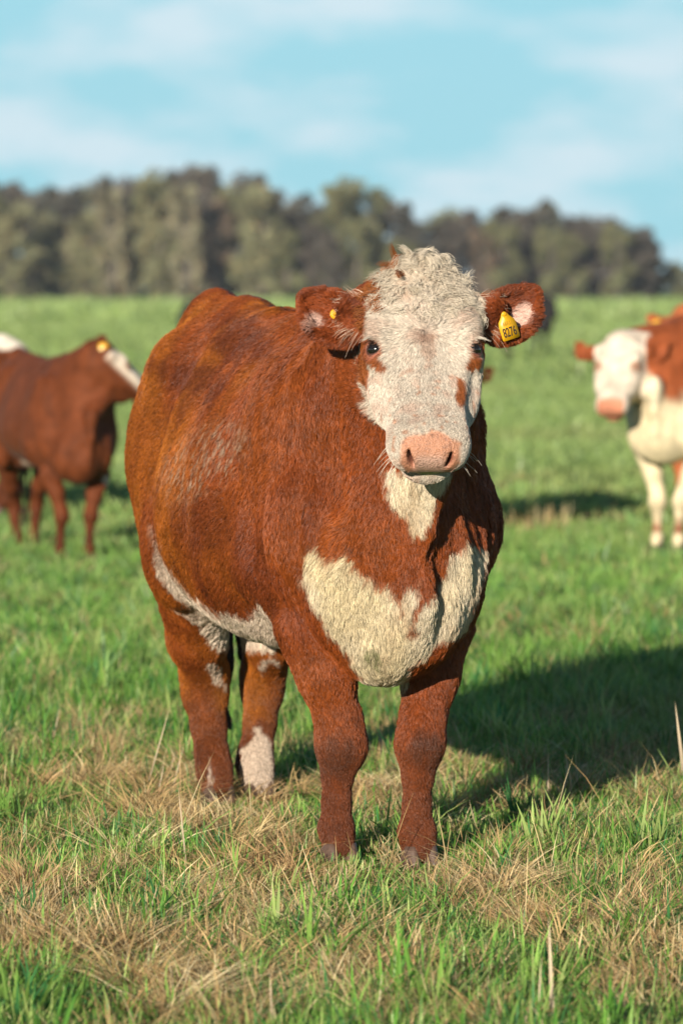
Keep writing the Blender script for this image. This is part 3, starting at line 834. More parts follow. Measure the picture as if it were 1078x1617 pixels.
def cow(name, label, origin, yaw, pose, scale=1.0, coat=None, h=.009, subdiv=1, fur=0, group=None, detail=True, skin=M_SKIN, mirror=False, tags=(), sun_side=1):
    root = empty(name, (origin[0], origin[1], 0), 0, scale)
    # cow x axis -> world (sin yaw, -cos yaw)
    root.rotation_euler = (0, 0, yaw - math.pi / 2)
    tag(root, label, 'cow', group)
    ops, H = cow_ops(pose, detail)
    V, Q = surface(ops, h, 3, subdiv)
    VN = vert_normals(V, Q)
    if fur: V = relief(V, VN, H); VN = vert_normals(V, Q)
    c, s = math.cos(yaw - math.pi/2), math.sin(yaw - math.pi/2)
    W = np.stack([origin[0] + scale * (c*V[:, 0] - s*V[:, 1]), origin[1] + scale * (s*V[:, 0] + c*V[:, 1]), scale * V[:, 2]], 1)
    C, LN, CU, KD = coat(V, W, H)
    skinC = C.copy()
    body = mesh_obj('body', V, Q, skin, root, attrs={'col': ('FLOAT_COLOR', skinC * (np.where(KD == 4, 1, .75)[:, None] if fur else 1))})
    if detail:
        # nose leather uses its own shader
        body.data.materials.append(M_NOSE)
        fm = (KD[Q] == 4).all(1).astype(np.int32)
        body.data.polygons.foreach_set('material_index', fm)
    # eyes
    for q in (-1, 1):
        e = H.p(.187, q*.1030, -.026)
        EV, EF = uv_ball(.0198)
        eye = mesh_obj('eye', EV + e, EF, M_EYE, root)
    for leg in ('foreR', 'foreL', 'hindR', 'hindL'):
        f = pose[leg][-1]
        HV, HF = hoof_mesh((f[0] + .002, f[1], 0.0))
        mesh_obj('hoof', HV, HF, M_HOOF, root, smooth=True)
    # tail
    tp = np.array([(-.90, 0, 1.16), (-.965, -.01, 1.08), (-.985, -.015, .92), (-.975, -.01, .74), (-.955, -.0, .58)])
    if pose.get('tail'): tp = np.array(pose['tail'])
    tv = []; tf = []
    X = np.linspace(0, 1, len(tp)); ts = np.linspace(0, 1, 14)
    cen = np.stack([spline(X, tp[:, i], 14)[1] for i in range(3)], 1)
    for i, cc in enumerate(cen):
        r = .028 * (1 - ts[i]) + .012
        for j in range(8):
            a = 2*math.pi*j/8; tv.append((cc[0] + r*math.cos(a), cc[1] + r*math.sin(a), cc[2] + .2*r*math.cos(a)))
    for i in range(13):
        for j in range(8): tf.append((i*8+j, i*8+(j+1) % 8, (i+1)*8+(j+1) % 8, (i+1)*8+j))
    tcl = np.tile(coat(np.array([[-.7, 0, 1.1]]), np.array([[0, 11, 1.1]]), H)[0], (len(tv), 1))
    tail = mesh_obj('tail', tv, np.array(tf), skin, root, attrs={'col': ('FLOAT_COLOR', tcl)})
    # tail switch: ropes of long dark hair
    nS = 1600 if fur else 120
    k = 9; t = np.linspace(0, 1, k)
    strand = rng.integers(0, 7, nS); ox = rng.normal(0, .022, 7)[strand]; oy = rng.normal(0, .036, 7)[strand]; oz = rng.uniform(.75, 1.05, 7)[strand]
    p = np.zeros((nS, k, 3)); ph = rng.random(7)[strand] * 6.28
    for j in range(k):
        p[:, j, 0] = cen[-1, 0] + ox * t[j]**.5 + .014*np.sin(ph + 7*t[j]) * t[j] + rng.normal(0, .003, nS)
        p[:, j, 1] = cen[-1, 1] + oy * t[j]**.5 + .018*np.cos(ph + 6*t[j]) * t[j] + rng.normal(0, .003, nS)
        p[:, j, 2] = cen[-1, 2] + .06 - (.46 * oz) * t[j] * rng.uniform(.93, 1.0, nS)
    rd = np.repeat(np.linspace(1, .35, k)[None], nS, 0) * (.0011 if fur else .004)
    cs = pose.get('switch', (.045, .018, .012))
    curves_obj('tail_switch', p, rd, np.tile(np.array(cs), (nS, k, 1)) * rng.uniform(.5, 1.4, (nS, 1, 1)), M_FUR, tail)
    # ear tags
    for q, kind in tags:
        o, a, b, c_ = ear_frame(H, q)
        if kind == 'big':
            up = nrm(np.array((0, 0, 1.0)) + .20 * q * -a*0 ); z = nrm(c_ * .9 + np.array((.25, .1, -.05))); x = nrm(np.cross(up, z)); y = np.cross(z, x)
            rot = R(-17); x, y = x*math.cos(rot) - y*math.sin(rot)*-1*-1, y*math.cos(rot) + x*math.sin(rot)
            x = nrm(x - (x @ y) * y); z = np.cross(x, y)
            pos = o + a*.060 + c_*.046 + np.array((0, 0, -.030))
            TV, TF = tag_shape(.0370, .0350, .0022)
            tg = mesh_obj('ear_tag', TV, TF, M_TAG, root, smooth=False); frame_obj(tg, pos, x, y, z)
            text_obj('8276', .0285, M_INK, tg, (0, -.0190, .0016), sx=.56); text_obj('66R11', .0120, M_INKF, tg, (.001, .0010, .0016), name='code', sx=.75)
            SV, SF = uv_ball(.0055, 14, 8, sz=.4)
            stud = mesh_obj('stud', SV + np.array((0, .0225, .0012)), SF, M_TAG, tg)
        elif kind == 'button':
            SV, SF = uv_ball(.012, 16, 8, sz=.42)
            sb = mesh_obj('ear_tag', SV, SF, M_TAG, root); frame_obj(sb, o + a*.070 + b*.004 - c_*.006, a, b, c_)
            SV, SF = uv_ball(.0055, 12, 8, sz=.9)
            mesh_obj('stud', SV + np.array((0, 0, .005)), SF, M_TAG, sb)
        else:
            SV, SF = uv_ball(.036, 16, 8, sz=.2)
            sb = mesh_obj('ear_tag', SV, SF, M_TAG, root); frame_obj(sb, o + a*.07 + c_*.03 + np.array((0, 0, -.02)), a, b, c_)
    if fur:
        fc = V[Q].mean(1); hl = H.loc(fc); kdF = KD[Q[:, 0]]
        Wd = W[Q].mean(1); FN = nrm(VN[Q].mean(1))
        wr = FN @ np.array([[c, s, 0], [-s, c, 0], [0, 0, 1]])
        camv = nrm(np.array([0, 0, EYE]) - Wd); facing = (wr * camv).sum(1)
        w = np.where(facing > -.25, 1.0, .25)        # the side that turns away needs less
        body_w = w * np.isin(kdF, (0,)) * (1 + .6 * sstep(.6, .4, fc[:, 2]))
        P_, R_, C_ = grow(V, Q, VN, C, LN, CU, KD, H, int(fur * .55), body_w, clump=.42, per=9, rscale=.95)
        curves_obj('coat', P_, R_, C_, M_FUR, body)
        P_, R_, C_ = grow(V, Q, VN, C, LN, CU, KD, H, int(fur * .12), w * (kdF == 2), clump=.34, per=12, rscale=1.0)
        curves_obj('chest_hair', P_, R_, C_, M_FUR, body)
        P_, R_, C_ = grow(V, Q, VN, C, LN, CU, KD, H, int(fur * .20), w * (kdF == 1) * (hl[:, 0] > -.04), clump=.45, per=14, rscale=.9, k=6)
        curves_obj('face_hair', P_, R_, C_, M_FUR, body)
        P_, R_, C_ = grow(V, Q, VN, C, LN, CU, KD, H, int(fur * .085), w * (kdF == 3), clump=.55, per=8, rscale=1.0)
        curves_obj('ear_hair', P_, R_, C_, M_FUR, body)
        topknot(H, body, V, VN); lashes(H, body)
    print(name, 'verts', len(V), round(time.time() - T0, 1)); return root, H
def W2(main_root): pass

main_cow, HM = cow('cow', 'large rust-red cow with curly white face and yellow ear tag 8276, nearest the camera',
     (-.10, 10.40), R(18), MAIN_POSE, coat=main_coat, h=.0085, fur=FUR, tags=((1, 'big'), (-1, 'button')))
# ------------------------------------------------------------------ cattle farther off
def field_coat(base, face=True, face_n=-.20, face_u=-.1, foot=0.0, chest=0.0, top_white=False, patches=(), dark=0.0, legw=0.0):
    base = np.array(base)
    def f(P, W, H):
        n = len(P); hl = H.loc(P); u, v, nn = hl.T
        jit = (fbm(P, .06, 5, 2) - .5) * .08
        col = np.tile(base, (n, 1)) * (.75 + .5 * fbm(P, .15, 8, 3))[:, None]
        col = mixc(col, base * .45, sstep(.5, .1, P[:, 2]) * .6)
        ish = (u > -.07) & (u < .56) & (np.abs(v) < .175) & (nn > -.235) & (P[:, 0] > .70)
        cre = np.array([.64, .53, .35])
        if chest:
            t = sstep(.0, .05, (P[:, 0] - .48) + jit) * sstep(chest + .08, chest - .02, P[:, 2] + jit) * sstep(.10, .22, P[:, 2] + jit * 1.5)
            col = mixc(col, cre, t)
        if top_white:
            col = mixc(col, WHITE * .85, sstep(1.17, 1.21, P[:, 2] + jit) * (P[:, 0] < .6))
        if foot: col = mixc(col, cre, sstep(foot + .04, foot, P[:, 2]) * (P[:, 0] > .3))
        if legw: col = mixc(col, cre, sstep(legw + .06, legw, P[:, 2] + jit * .5) * (P[:, 0] > .3))
        for c_, r, cc in patches:
            d = np.linalg.norm(P - np.array(c_), axis=1); col = mixc(col, np.array(cc), sstep(r, r * .6, d + jit * .3))
        if face:
            wf = (u > face_u) * ish * np.where(u > .36, 1, sstep(.155, .13, np.abs(v))) * sstep(face_n, face_n + .05, nn)
            col = mixc(col, np.array([.64, .53, .43]), wf)
            for q_ in (-1, 1):
                col = mixc(col, np.array([.26, .13, .08]), sstep(.045, .025, np.linalg.norm(P - H.p(.19, q_*.10, -.02), axis=1)) * .9)
            nose = ish * sstep(.40, .44, u) * (np.abs(v) < .07)
            col = mixc(col, np.array([.50, .20, .12]), nose)
        for q_ in (-1, 1):
            o, a, b, c = ear_frame(H, q_); w = P - o; ea, eb, ec = w @ a, w @ b, w @ c
            ear = (ea > .018) & (ea < .18) & (np.abs(eb) < .085) & (np.abs(ec) < .055)
            col = np.where(ear[:, None], base * .8, col)
        return np.clip(col, .004, .9), np.full(n, .01), np.zeros(n), np.where(ish & (u > .44), 4, 0)
    return f
def pose_of(head_o, head_u, **kw):
    p = dict(MAIN_POSE); p['slim'] = 1.0; p['head'] = (head_o, head_u); p.update(kw); return p
DB = (.125, .033, .011)
FARH = .022
cow('cow', 'brown cow behind the big cow at left, head turned to the right and partly hidden',
    (-1.43, 21.3), R(20), pose_of((.78, .125, 1.35), (.05, .72, -.66), neck=(.50, .05, .95), ear={-1: ((-.35, -.35, .80), (.85, -.45, .2))}), .775,
    field_coat(DB, face_n=-.10, face_u=.045, patches=(((.88, .14, .88), .075, (.75, .52, .42)), ((.66, .18, .50), .04, (.5, .36, .3)), ((.1, -.25, .52), .07, (.6, .45, .4)), ((-.2, -.1, .50), .14, (.7, .6, .5)))), FARH, 1,
    detail=False, skin=M_FARCOW, tags=((-1, 'disc'),), group=None)
cow('cow', 'young white-faced cow with cream chest and pink nose, standing at right edge',
    (1.86, 22.0), R(-24), pose_of((.90, -.19, 1.165), (.62, .10, -.78)), .92,
    field_coat((.30, .075, .025), chest=.80, foot=.09, patches=(((.95, -.05, .88), .13, (.74, .64, .46)),)), FARH, 1, detail=False, skin=M_FARCOW)
cow('cow', 'ginger cow mostly cut off at right edge, one ear with a yellow tag showing',
    (2.07, 24.3), R(-14), pose_of((.86, -.02, 1.36), (.60, .05, -.80)), .88,
    field_coat((.38, .11, .04), face=False), FARH, 1, detail=False, skin=M_FARCOW, tags=((-1, 'disc'),))
cow('cow', 'cow with a white topline behind the brown cow, at the left edge',
    (-2.52, 25.2), R(-84), pose_of((.95, 0, 1.10), (.5, 0, -.86)), .80,
    field_coat(DB, top_white=True), FARH, 1, detail=False, skin=M_FARCOW)
cow('cow', 'dark brown cow behind the big cow, only a sliver showing right of its white face',
    (.44, 23.6), R(12), pose_of((.90, .02, 1.14), (.60, 0, -.80)), .80,
    field_coat(DB, face=False), FARH, 1, detail=False, skin=M_FARCOW)
BLK = (.022, .020, .022)
cow('cow', 'black cow far off in the field, showing just beside the big cow\'s hip',
    (-2.55, 76.0), R(12), pose_of((.70, .05, 1.42), (.62, .2, -.72)), .86, field_coat(BLK, face=False), .035, 0, detail=False, skin=M_FARCOW)
cow('cow', 'black cow far off in the field, legs visible under the tagged ear',
    (3.52, 84.0), R(30), pose_of((.90, 0, 1.20), (.60, 0, -.80)), .96, field_coat(BLK, face=False), .035, 0, detail=False, skin=M_FARCOW)

# ------------------------------------------------------------------ ground
def gz(x, y):
    P = np.stack([x, y], 1)
    near = 1 / (1 + (y / 60) ** 2)
    return ((fbm(P, .55, 101, 2) - .5) * .035 + (fbm(P, 3.0, 102, 2) - .5) * .03) * near - .01
xs = np.unique(np.concatenate([np.linspace(-3.2, 3.2, 129), np.linspace(-30, 30, 61), np.linspace(-300, 300, 41), np.linspace(-3000, 3000, 13)]))
ys = np.unique(np.concatenate([np.linspace(5, 20, 226), np.linspace(20, 60, 81), np.linspace(60, 600, 61), np.linspace(600, 4000, 9), np.array([-60, -20, -5, 0])]))
GX, GY = np.meshgrid(xs, ys, indexing='ij')
GV = np.stack([GX.ravel(), GY.ravel(), gz(GX.ravel(), GY.ravel())], 1)
ii, jj = np.meshgrid(np.arange(len(xs) - 1), np.arange(len(ys) - 1), indexing='ij')
b = (ii * len(ys) + jj).ravel(); GF = np.stack([b, b + len(ys), b + len(ys) + 1, b + 1], 1)
gm, t, bs = mat_new('pasture_ground')
tcn = N(t, 'ShaderNodeTexCoord')
n1 = N(t, 'ShaderNodeTexNoise', i_Scale=.35, i_Detail=6.0, i_Roughness=.6); L(t, tcn.outputs['Object'], n1.inputs['Vector'])
n2 = N(t, 'ShaderNodeTexNoise', i_Scale=22.0, i_Detail=6.0); L(t, tcn.outputs['Object'], n2.inputs['Vector'])
r1 = N(t, 'ShaderNodeValToRGB'); L(t, n1.outputs['Fac'], r1.inputs[0])
r1.color_ramp.elements[0].position = .35; r1.color_ramp.elements[0].color = (.13, .28, .055, 1)
r1.color_ramp.elements[1].position = .70; r1.color_ramp.elements[1].color = (.27, .38, .12, 1)
r2 = N(t, 'ShaderNodeValToRGB'); L(t, n2.outputs['Fac'], r2.inputs[0])
r2.color_ramp.elements[0].position = .35; r2.color_ramp.elements[0].color = (.35, .32, .25, 1)
r2.color_ramp.elements[1].position = .65; r2.color_ramp.elements[1].color = (1, 1, 1, 1)
mm = N(t, 'ShaderNodeMix', data_type='RGBA', blend_type='MULTIPLY', i_0=1.0); L(t, r1.outputs[0], mm.inputs[6]); L(t, r2.outputs[0], mm.inputs[7])
L(t, mm.outputs[2], bs.inputs['Base Color']); bs.inputs['Roughness'].default_value = .95; bs.inputs['Specular IOR Level'].default_value = .1
tag(mesh_obj('ground', GV, GF, gm), kind='structure')

# ------------------------------------------------------------------ grass
DRY = [(-0.78,11.50,0.25,0.52), (-0.44,10.49,0.17,0.74), (-0.19,9.48,0.15,0.60), (-0.50,8.34,0.21,0.47), (0.08,11.21,0.07,0.56), (0.27,11.42,0.07,0.37), (0.60,11.35,0.18,0.58), (0.54,8.74,0.17,0.95), (0.07,8.18,0.19,0.45), (-0.24,7.96,0.20,0.35), (0.30,9.29,0.09,0.39), (-0.67,9.19,0.08,0.28), (1.12,23.98,0.17,0.77)]
def dryness(x, y):
    P = np.stack([x, y], 1)
    s = np.zeros(len(x))
    for cx, cy_, rx, ry in DRY:
        s = np.maximum(s, 1.15 - .55 * (((x - cx) / rx) ** 2 + ((y - cy_) / ry) ** 2))
    base = sstep(13.5, 8.0, y) * .16
    n_ = fbm(P * np.array([1, .40]), .13, 201, 3)
    return np.clip(np.maximum(s, 0) * .52 + base + (n_ - .5) * 3.0 - .10, 0, 1)
def blades(x, y, z, h, w, az, lean, curve, col, levels=4, tw=None):
    n = len(x); k = levels
    f = az if tw is None else tw
    dirx, diry = np.cos(az), np.sin(az); sx, sy = -np.sin(f), np.cos(f)
    prof = {4: [1, .92, .62, 0], 3: [1, .75, 0], 2: [1, 0]}[k]
    V = []; Cc = []
    for i in range(k):
        t = i / (k - 1)
        out = h * (lean * t + curve * t * t); up = h * (t - .28 * curve * t * t)
        cx, cy_, cz = x + dirx * out, y + diry * out, z + up
        ww = w * prof[i] * .5
        c = col * (.42 + .70 * t)  # darker roots; shade between blades is painted into the colour too
        if prof[i] > 0:
            V += [np.stack([cx - sx * ww, cy_ - sy * ww, cz], 1), np.stack([cx + sx * ww, cy_ + sy * ww, cz], 1)]; Cc += [c, c]
        else: V.append(np.stack([cx, cy_, cz], 1)); Cc.append(c)
    m = len(V); V = np.stack(V, 1).reshape(-1, 3); Cc = np.clip(np.stack(Cc, 1).reshape(-1, 3), 0, .95)
    b = np.arange(n) * m
    F4 = [np.stack([b + 2*i, b + 2*i + 1, b + 2*i + 3, b + 2*i + 2], 1) for i in range(k - 2)]
    F3 = np.stack([b + m - 3, b + m - 2, b + m - 1], 1)
    return V, F4, F3, Cc
def blade_obj(name, parts, mat, label, cat):
    Vs, F4s, F3s, Cs = [], [], [], []; o = 0
    for V, F4, F3, Cc in parts:
        Vs.append(V); F4s += [f + o for f in F4]; F3s.append(F3 + o); Cs.append(Cc); o += len(V)
    Fl = ([np.concatenate(F4s)] if F4s else []) + [np.concatenate(F3s)]
    ob = mesh_obj(name, np.concatenate(Vs), Fl, mat, smooth=True, attrs={'col': ('FLOAT_COLOR', np.concatenate(Cs))})
    return tag(ob, label, cat, kind='stuff')
def scatter(n, y0, y1, margin, clump=0, spread=.03):
    """points in the strip the camera looks along, with a margin for other viewpoints"""
    m = n if not clump else max(1, n // clump)
    a = lambda y: .0392 * 2 * y * y / 2 + margin * y
    q = rng.random(m * 2) * (a(y1) - a(y0)) + a(y0)
    A_, B_ = .0392, margin
    y = (-B_ + np.sqrt(B_ * B_ + 4 * A_ * q)) / (2 * A_)
    x = rng.uniform(-1, 1, len(y)) * (.0784 * y + margin)
    x, y = x[:m], y[:m]; ci = np.arange(m)
    if clump:
        ci = np.repeat(ci, clump); x = x[ci] + rng.normal(0, spread, len(ci)); y = y[ci] + rng.normal(0, spread, len(ci))
    return x, y, ci
GREENS = np.array([[.19, .40, .065], [.13, .33, .050], [.27, .46, .095], [.07, .24, .070], [.40, .52, .16]])
STRAWS = np.array([[.72, .54, .28], [.60, .42, .19], [.80, .65, .38], [.46, .29, .13], [.68, .45, .23]])
def green(n, ci, x, y, P2=None):
    pick = rng.integers(0, 5, ci.max() + 1)[ci]
    c = GREENS[pick] * rng.uniform(.75, 1.3, (n, 1))
    big = fbm(np.stack([x, y * .4], 1), .9, 301, 3)
    c = c * (1.0 + .5 * (big - .5))[:, None]
    yl = sstep(.5, .8, fbm(np.stack([x, y * .4], 1), 1.7, 302, 2))[:, None]
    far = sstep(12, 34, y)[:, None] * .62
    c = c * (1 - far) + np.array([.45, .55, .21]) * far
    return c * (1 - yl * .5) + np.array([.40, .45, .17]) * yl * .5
parts_g, parts_d = [], []
def add_green(n, y0, y1, margin, hr, wr, levels, clump=9, spread=.025, keep=1.0):
    x, y, ci = scatter(n, y0, y1, margin, clump, spread); n = len(x)
    if y1 < 30:
        d = dryness(x, y); k_ = rng.random(n) > d * .80 * keep; x, y, ci = x[k_], y[k_], ci[k_]; n = len(x)
    lush = fbm(np.stack([x, y * .6], 1), .30, 401, 2)
    h = rng.uniform(hr[0], hr[1], n) * (.55 + .9 * lush)
    if y1 < 17:
        for fx, fy, fr in ((.08, 9.62, .42), (-.26, 10.85, .40)):
            h = h * (1 - .62 * np.exp(-(((x - fx) / fr) ** 2 + ((y - fy) / fr) ** 2)))
    big = rng.random(ci.max() + 1)[ci] > .90
    h = np.where(big, h * 1.9, h); w = rng.uniform(wr[0], wr[1], n) * np.where(big, 1.5, 1)
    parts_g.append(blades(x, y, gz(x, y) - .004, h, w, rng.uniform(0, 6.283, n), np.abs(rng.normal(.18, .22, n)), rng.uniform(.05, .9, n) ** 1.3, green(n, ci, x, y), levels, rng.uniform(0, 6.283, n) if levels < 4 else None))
GD = GRASS
add_green(int(420000 * GD), 7.0, 14.0, .45, (.018, .062), (.0024, .0052), 4)
add_green(int(175000 * GD), 14.0, 24.0, 1.5, (.025, .075), (.004, .008), 3)
add_green(int(190000 * GD), 24.0, 60.0, 5.5, (.03, .085), (.010, .022), 3, 7, .06)
add_green(int(130000 * GD), 60.0, 180.0, 18.0, (.07, .14), (.04, .08), 2, 5, .25)
add_green(int(110000 * GD), 180.0, 540.0, 55.0, (.20, .40), (.20, .45), 2, 4, .8)
def add_dry(n, y0, y1, margin, hr, wr, levels, thr, clump=8, spread=.035):
    x, y, ci = scatter(n, y0, y1, margin, clump, spread)
    d = dryness(x, y); k_ = rng.random(len(x)) < d ** 1.2 + thr; x, y, ci = x[k_], y[k_], ci[k_]; n = len(x)
    h = rng.uniform(hr[0], hr[1], n) * (.6 + .8 * fbm(np.stack([x, y], 1), .25, 402, 2))
    for fx, fy, fr in ((.08, 9.62, .40), (-.26, 10.85, .36)):
        h = h * (1 - .6 * np.exp(-(((x - fx) / fr) ** 2 + ((y - fy) / fr) ** 2)))
    c = STRAWS[rng.integers(0, 5, ci.max() + 1)[ci]] * rng.uniform(.65, 1.2, (n, 1))
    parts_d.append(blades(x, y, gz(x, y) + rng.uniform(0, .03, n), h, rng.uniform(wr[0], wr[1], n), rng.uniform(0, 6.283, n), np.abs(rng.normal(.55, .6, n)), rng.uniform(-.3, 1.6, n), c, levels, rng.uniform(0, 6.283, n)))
add_green(int(44000 * GD), 7.0, 16.0, .45, (.05, .085), (.0038, .0068), 4, 16, .018, .8)
add_dry(int(170000 * GD), 7.0, 13.5, .4, (.022, .085), (.0014, .0034), 4, .03)
add_dry(int(40000 * GD), 13.5, 30.0, .5, (.03, .08), (.003, .006), 3, .03)
# coarse collapsed tussocks of old straw
tx, ty = [], []
for cx, cy_, rx, ry in DRY[:12]:
    m_ = int(6 + 120 * rx * ry)
    tx.append(rng.normal(cx, rx * .55, m_)); ty.append(rng.normal(cy_, ry * .55, m_))
tx.append(rng.uniform(-1.1, 1.1, 35)); ty.append(rng.uniform(7.2, 12.5, 35))
tx, ty = np.concatenate(tx), np.concatenate(ty); nt = len(tx); per = 85
ci = np.repeat(np.arange(nt), per); n = len(ci)
rr = np.abs(rng.normal(0, 1, n)) * .028; aa = rng.uniform(0, 6.28, n)
sizes = rng.uniform(.6, 1.25, nt)[ci]; wind = rng.uniform(0, 6.28, nt)[ci]
bx, by = tx[ci] + rr * np.cos(aa) * sizes, ty[ci] + rr * np.sin(aa) * sizes
az = np.where(rng.random(n) < .45, wind + rng.normal(0, .6, n), aa)
keepf = ~((np.hypot(bx - .08, by - 9.62) < .2) & (by < 9.9))
c = STRAWS[rng.integers(0, 5, nt)[ci]] * rng.uniform(.7, 1.3, (n, 1))
args_ = [bx, by, gz(bx, by), rng.uniform(.05, .125, n) * sizes, rng.uniform(.0022, .0055, n), az, np.abs(rng.normal(.45, .35, n)), rng.uniform(.3, 1.9, n), c]
args_ = [q_[keepf] for q_ in args_]
parts_d.append(blades(*args_, 4, rng.uniform(0, 6.28, keepf.sum())))
# standing dead stalks
ST = [(-0.51,11.28,0.23,0.066), (-0.44,11.14,0.14,0.036), (-0.46,11.42,0.10,0.022), (-0.47,11.00,0.11,0.022), (-0.39,11.28,0.09,-0.016), (0.52,10.93,0.15,0.000), (0.59,11.00,0.14,-0.027), (0.55,10.87,0.13,0.019), (0.61,11.14,0.12,-0.011), (0.71,11.42,0.07,0.033), (0.885,11.14,0.25,-0.031), (-0.34,9.59,0.21,-0.021), (-0.82,12.20,0.15,0.030), (0.37,7.56,0.22,-0.009), (0.34,7.56,0.15,0.009), (1.00,14.59,0.08,0.059), (0.68,14.13,0.12,-0.041), (0.06,7.56,0.11,0.011), (-0.12,7.56,0.11,-0.005)]
xs_, ys_, hs_, dx_ = [np.array(c_) for c_ in zip(*ST)]
rep = 1
n = len(xs_); cst = np.tile(np.array([[.66, .52, .36]]), (n, 1)) * rng.uniform(.8, 1.15, (n, 1))
wst = np.full(n, .0042); wst[10] = .010; wst[13] = .008
parts_d.append(blades(xs_, ys_, gz(xs_, ys_), hs_, wst, np.where(dx_ < 0, math.pi, 0) + 0.0, np.abs(dx_) / hs_, np.zeros(n), cst, 4, np.full(n, math.pi / 2)))
x, y, ci = scatter(1500, 7.2, 17.0, .4); n = len(x)
parts_d.append(blades(x, y, gz(x, y), rng.uniform(.08, .22, n) * (.6 + .6 * dryness(x, y)), rng.uniform(.0016, .0034, n), rng.uniform(0, 6.28, n), np.abs(rng.normal(.2, .25, n)), rng.uniform(0, .5, n), STRAWS[rng.integers(0, 5, n)], 4, rng.uniform(0, 6.28, n)))
n = 60
parts_d.append(blades(rng.normal(1.12, .10, n), rng.normal(23.6, .3, n), np.zeros(n), rng.uniform(.08, .17, n), np.full(n, .006), rng.uniform(0, 6.28, n), np.abs(rng.normal(.1, .15, n)), np.zeros(n), STRAWS[rng.integers(0, 5, n)], 3, rng.uniform(0, 6.28, n)))
blade_obj('grass', parts_g, M_GRASS, 'short lush green pasture grass covering the whole field', 'grass')
blade_obj('dry_grass', parts_d, M_STRAW, 'straw-coloured dry grass mats and stalks in the foreground', 'dry grass')
print('grass', round(time.time() - T0, 1))

# ------------------------------------------------------------------ tree line
def tree_meshes(seed, H_, Wd, crown0, leafcol, nleaf):
    r = np.random.default_rng(seed)
    V, F = [], []
    def limb(a, b, ra, rb, seg=6):
        a, b = np.array(a, float), np.array(b, float); d = nrm(b - a)
        p = nrm(np.cross(d, [.3, .9, .2])); q = np.cross(d, p); o = len(V)
        for (c_, rr) in ((a, ra), (b, rb)):
            for j in range(seg):
                an = 2*math.pi*j/seg; V.append(c_ + rr * (p*math.cos(an) + q*math.sin(an)))
        for j in range(seg): F.append((o+j, o+(j+1) % seg, o+seg+(j+1) % seg, o+seg+j))
    top = np.array([r.normal(0, .3), r.normal(0, .3), H_ * .80]); midp = np.array([r.normal(0, .2), r.normal(0, .2), H_ * .42])
    limb((0, 0, -.3), midp, .26, .18, 8); limb(midp, top, .18, .05, 8)
    cl = []
    nc = 26
    for i in range(nc):
        t = crown0 + (1 - crown0) * (i + r.random()) / nc
        an = r.random() * 6.28; prof = math.sin(math.pi * min(1, .20 + .70 * ((t - crown0) / (1 - crown0)))) ** .28
        rad = Wd * .5 * prof * r.uniform(.35, 1.0)
        c_ = np.array([rad * math.cos(an), rad * math.sin(an), t * H_])
        base = midp * (1 - t) + top * t if t > .42 else midp * t / .42
        limb(base, c_, .06, .02, 5)
        cl.append((c_, r.uniform(.6, 1.2) * Wd * .24, r.uniform(.55, 1.25)))
    per = nleaf // nc; LV, LF, LC = [], [], []
    for c_, rr, br in cl:
        d = nrm(r.normal(0, 1, (per, 3))) * (rr * r.random((per, 1)) ** .45) * np.array([1, 1, 1.25])
        p = c_ + d
        a1 = nrm(r.normal(0, 1, (per, 3))); a2 = nrm(np.cross(a1, r.normal(0, 1, (per, 3))))
        s1 = r.uniform(.14, .32, (per, 1)); s2 = r.uniform(.08, .18, (per, 1))
        o = sum(len(x_) for x_ in LV)
        LV.append(np.stack([p - a1*s1, p + a2*s2, p + a1*s1, p - a2*s2], 1).reshape(-1, 3))
        LF.append(np.arange(per*4).reshape(-1, 4) + o)
        cc = np.array(leafcol) * br * r.uniform(.7, 1.35, (per, 1)) * np.where(r.random((per, 1)) < .12, np.array([1.5, 1.05, .9]), 1)
        LC.append(np.repeat(cc, 4, 0))
    return np.array(V), np.array(F), np.concatenate(LV), np.concatenate(LF), np.clip(np.concatenate(LC), 0, .9)
KIND = [((.25, .25, .14), 4.4, .02, 'olive'), ((.20, .21, .11), 4.3, .02, 'olive'), ((.31, .29, .19), 3.6, .02, 'pale'), ((.10, .10, .085), 3.8, .03, 'dark'), ((.12, .11, .095), 4.0, .05, 'dark'), ((.21, .16, .115), 3.8, .03, 'brownish')]
protos = []
for k_, (lc, wd, c0, nm) in enumerate(KIND):
    TV, TF, LV, LF, LC = tree_meshes(900 + k_, 13.0, wd, c0, lc, 4800)
    protos.append((TV, TF, LV, LF, LC, nm, []))
TOPX = [-80, 0, 40, 90, 140, 180, 230, 280, 330, 370, 400, 440, 460, 500, 540, 580, 620, 660, 700, 760, 810, 850, 890, 930, 970, 1005, 1040, 1078, 1160]
TOPY = [300, 292, 318, 292, 300, 285, 282, 266, 282, 300, 274, 300, 326, 315, 298, 305, 322, 345, 335, 340, 332, 322, 350, 328, 350, 352, 405, 422, 428]
def top_at(X, Y):
    return EYE + (457 - np.interp(539 + X / Y * 6880, TOPX, TOPY)) / 6880 * Y
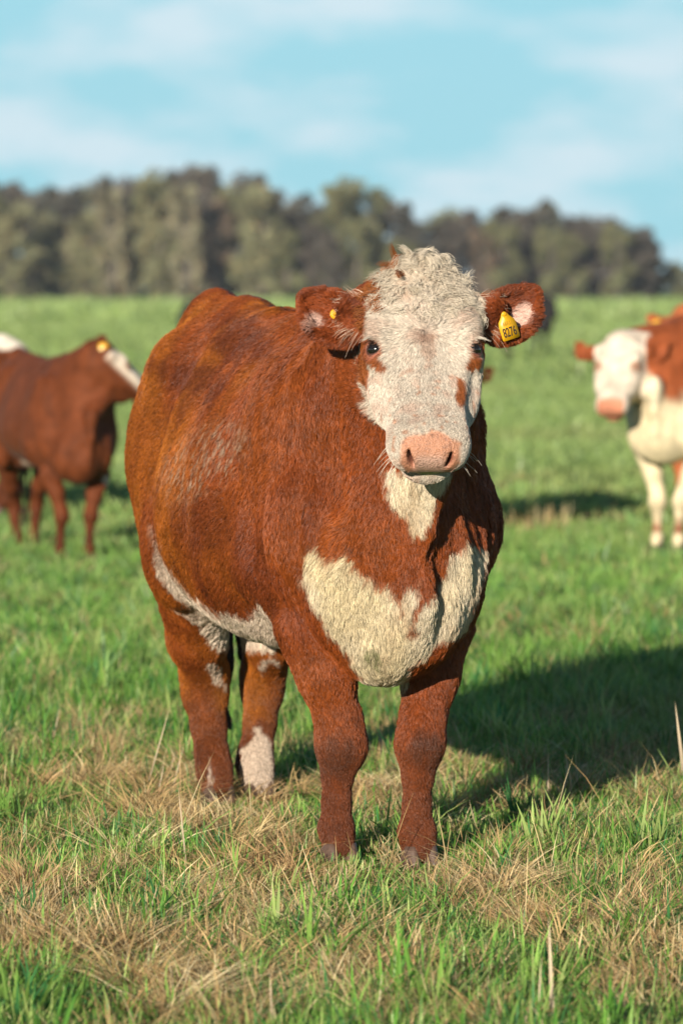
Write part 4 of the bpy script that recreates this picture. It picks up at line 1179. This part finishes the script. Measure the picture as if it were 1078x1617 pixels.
def plant(X, Y, kind, hfac, label, group):
    TV, TF, LV, LF, LC, nm, used = protos[kind]
    sc = float(top_at(X, Y) * hfac / 13.0); rz = random.uniform(0, 6.28)
    if not used:
        root = empty('gum_tree')
        tr = mesh_obj('trunk', TV, TF, M_BARK, root)
        cw = mesh_obj('crown', LV, LF, M_LEAF, root, smooth=False, attrs={'col': ('FLOAT_COLOR', LC)})
        used.append((root, tr, cw))
    else:
        r0, t0, c0_ = used[0]
        root = r0.copy(); COL.objects.link(root)
        for ch in (t0, c0_):
            c_ = ch.copy(); COL.objects.link(c_); c_.parent = root
    wsc = sc ** .5 * random.uniform(.95, 1.2) * (1.3 if 'rising' in label else 1.1)
    root.location = (X, Y, -.05); root.rotation_euler = (0, 0, rz); root.scale = (wsc, wsc, sc)
    tag(root, label, 'tree', group)
x_ = -104.0; i = 0
front = []
while x_ < 100:
    front.append((x_, 480 + random.uniform(-6, 6))); x_ += random.uniform(1.9, 3.2)
for (X, Y) in front:
    px = 539 + X / Y * 6880
    k_ = random.choice([0, 1, 2, 0, 2, 5]) if px < 470 else random.choice([1, 3, 4, 1, 5, 4])
    hf = random.uniform(.62, .94) if px < 1000 else random.uniform(.8, .95)
    plant(X, Y, k_, hf, KIND[k_][3] + ' gum tree in the front of the distant tree line', 'front row ' + KIND[k_][3] + ' trees of the distant tree line')
for row, yy in ((1, 492), (2, 503)):
    x_ = -104.0 + row
    while x_ < 100:
        X, Y = x_, yy + random.uniform(-3, 3); x_ += random.uniform(3.0, 4.4)
        k_ = random.choice([3, 4, 3, 1])
        plant(X, Y, k_, random.uniform(.92, 1.08) if row == 1 else random.uniform(.90, 1.02), 'tall ' + KIND[k_][3] + ' gum tree rising behind the front trees', 'back row ' + KIND[k_][3] + ' trees of the distant tree line')
# ------------------------------------------------------------------ air
hm = bpy.data.materials.new('haze_air'); hm.use_nodes = True; ht = hm.node_tree; ht.nodes.clear()
hv = N(ht, 'ShaderNodeVolumePrincipled'); hv.inputs['Color'].default_value = (.80, .88, 1.0, 1); hv.inputs['Density'].default_value = .00016; hv.inputs['Anisotropy'].default_value = .0
ho = N(ht, 'ShaderNodeOutputMaterial'); L(ht, hv.outputs[0], ho.inputs['Volume'])
HZ = [(x_, y_, z_) for z_ in (-1.2, 26) for y_ in (-3, 560) for x_ in (-160, 160)]
tag(mesh_obj('haze', HZ, np.array([(0, 2, 3, 1), (4, 5, 7, 6), (0, 1, 5, 4), (2, 6, 7, 3), (0, 4, 6, 2), (1, 3, 7, 5)]), hm, smooth=False), kind='stuff')
print('trees', round(time.time() - T0, 1))
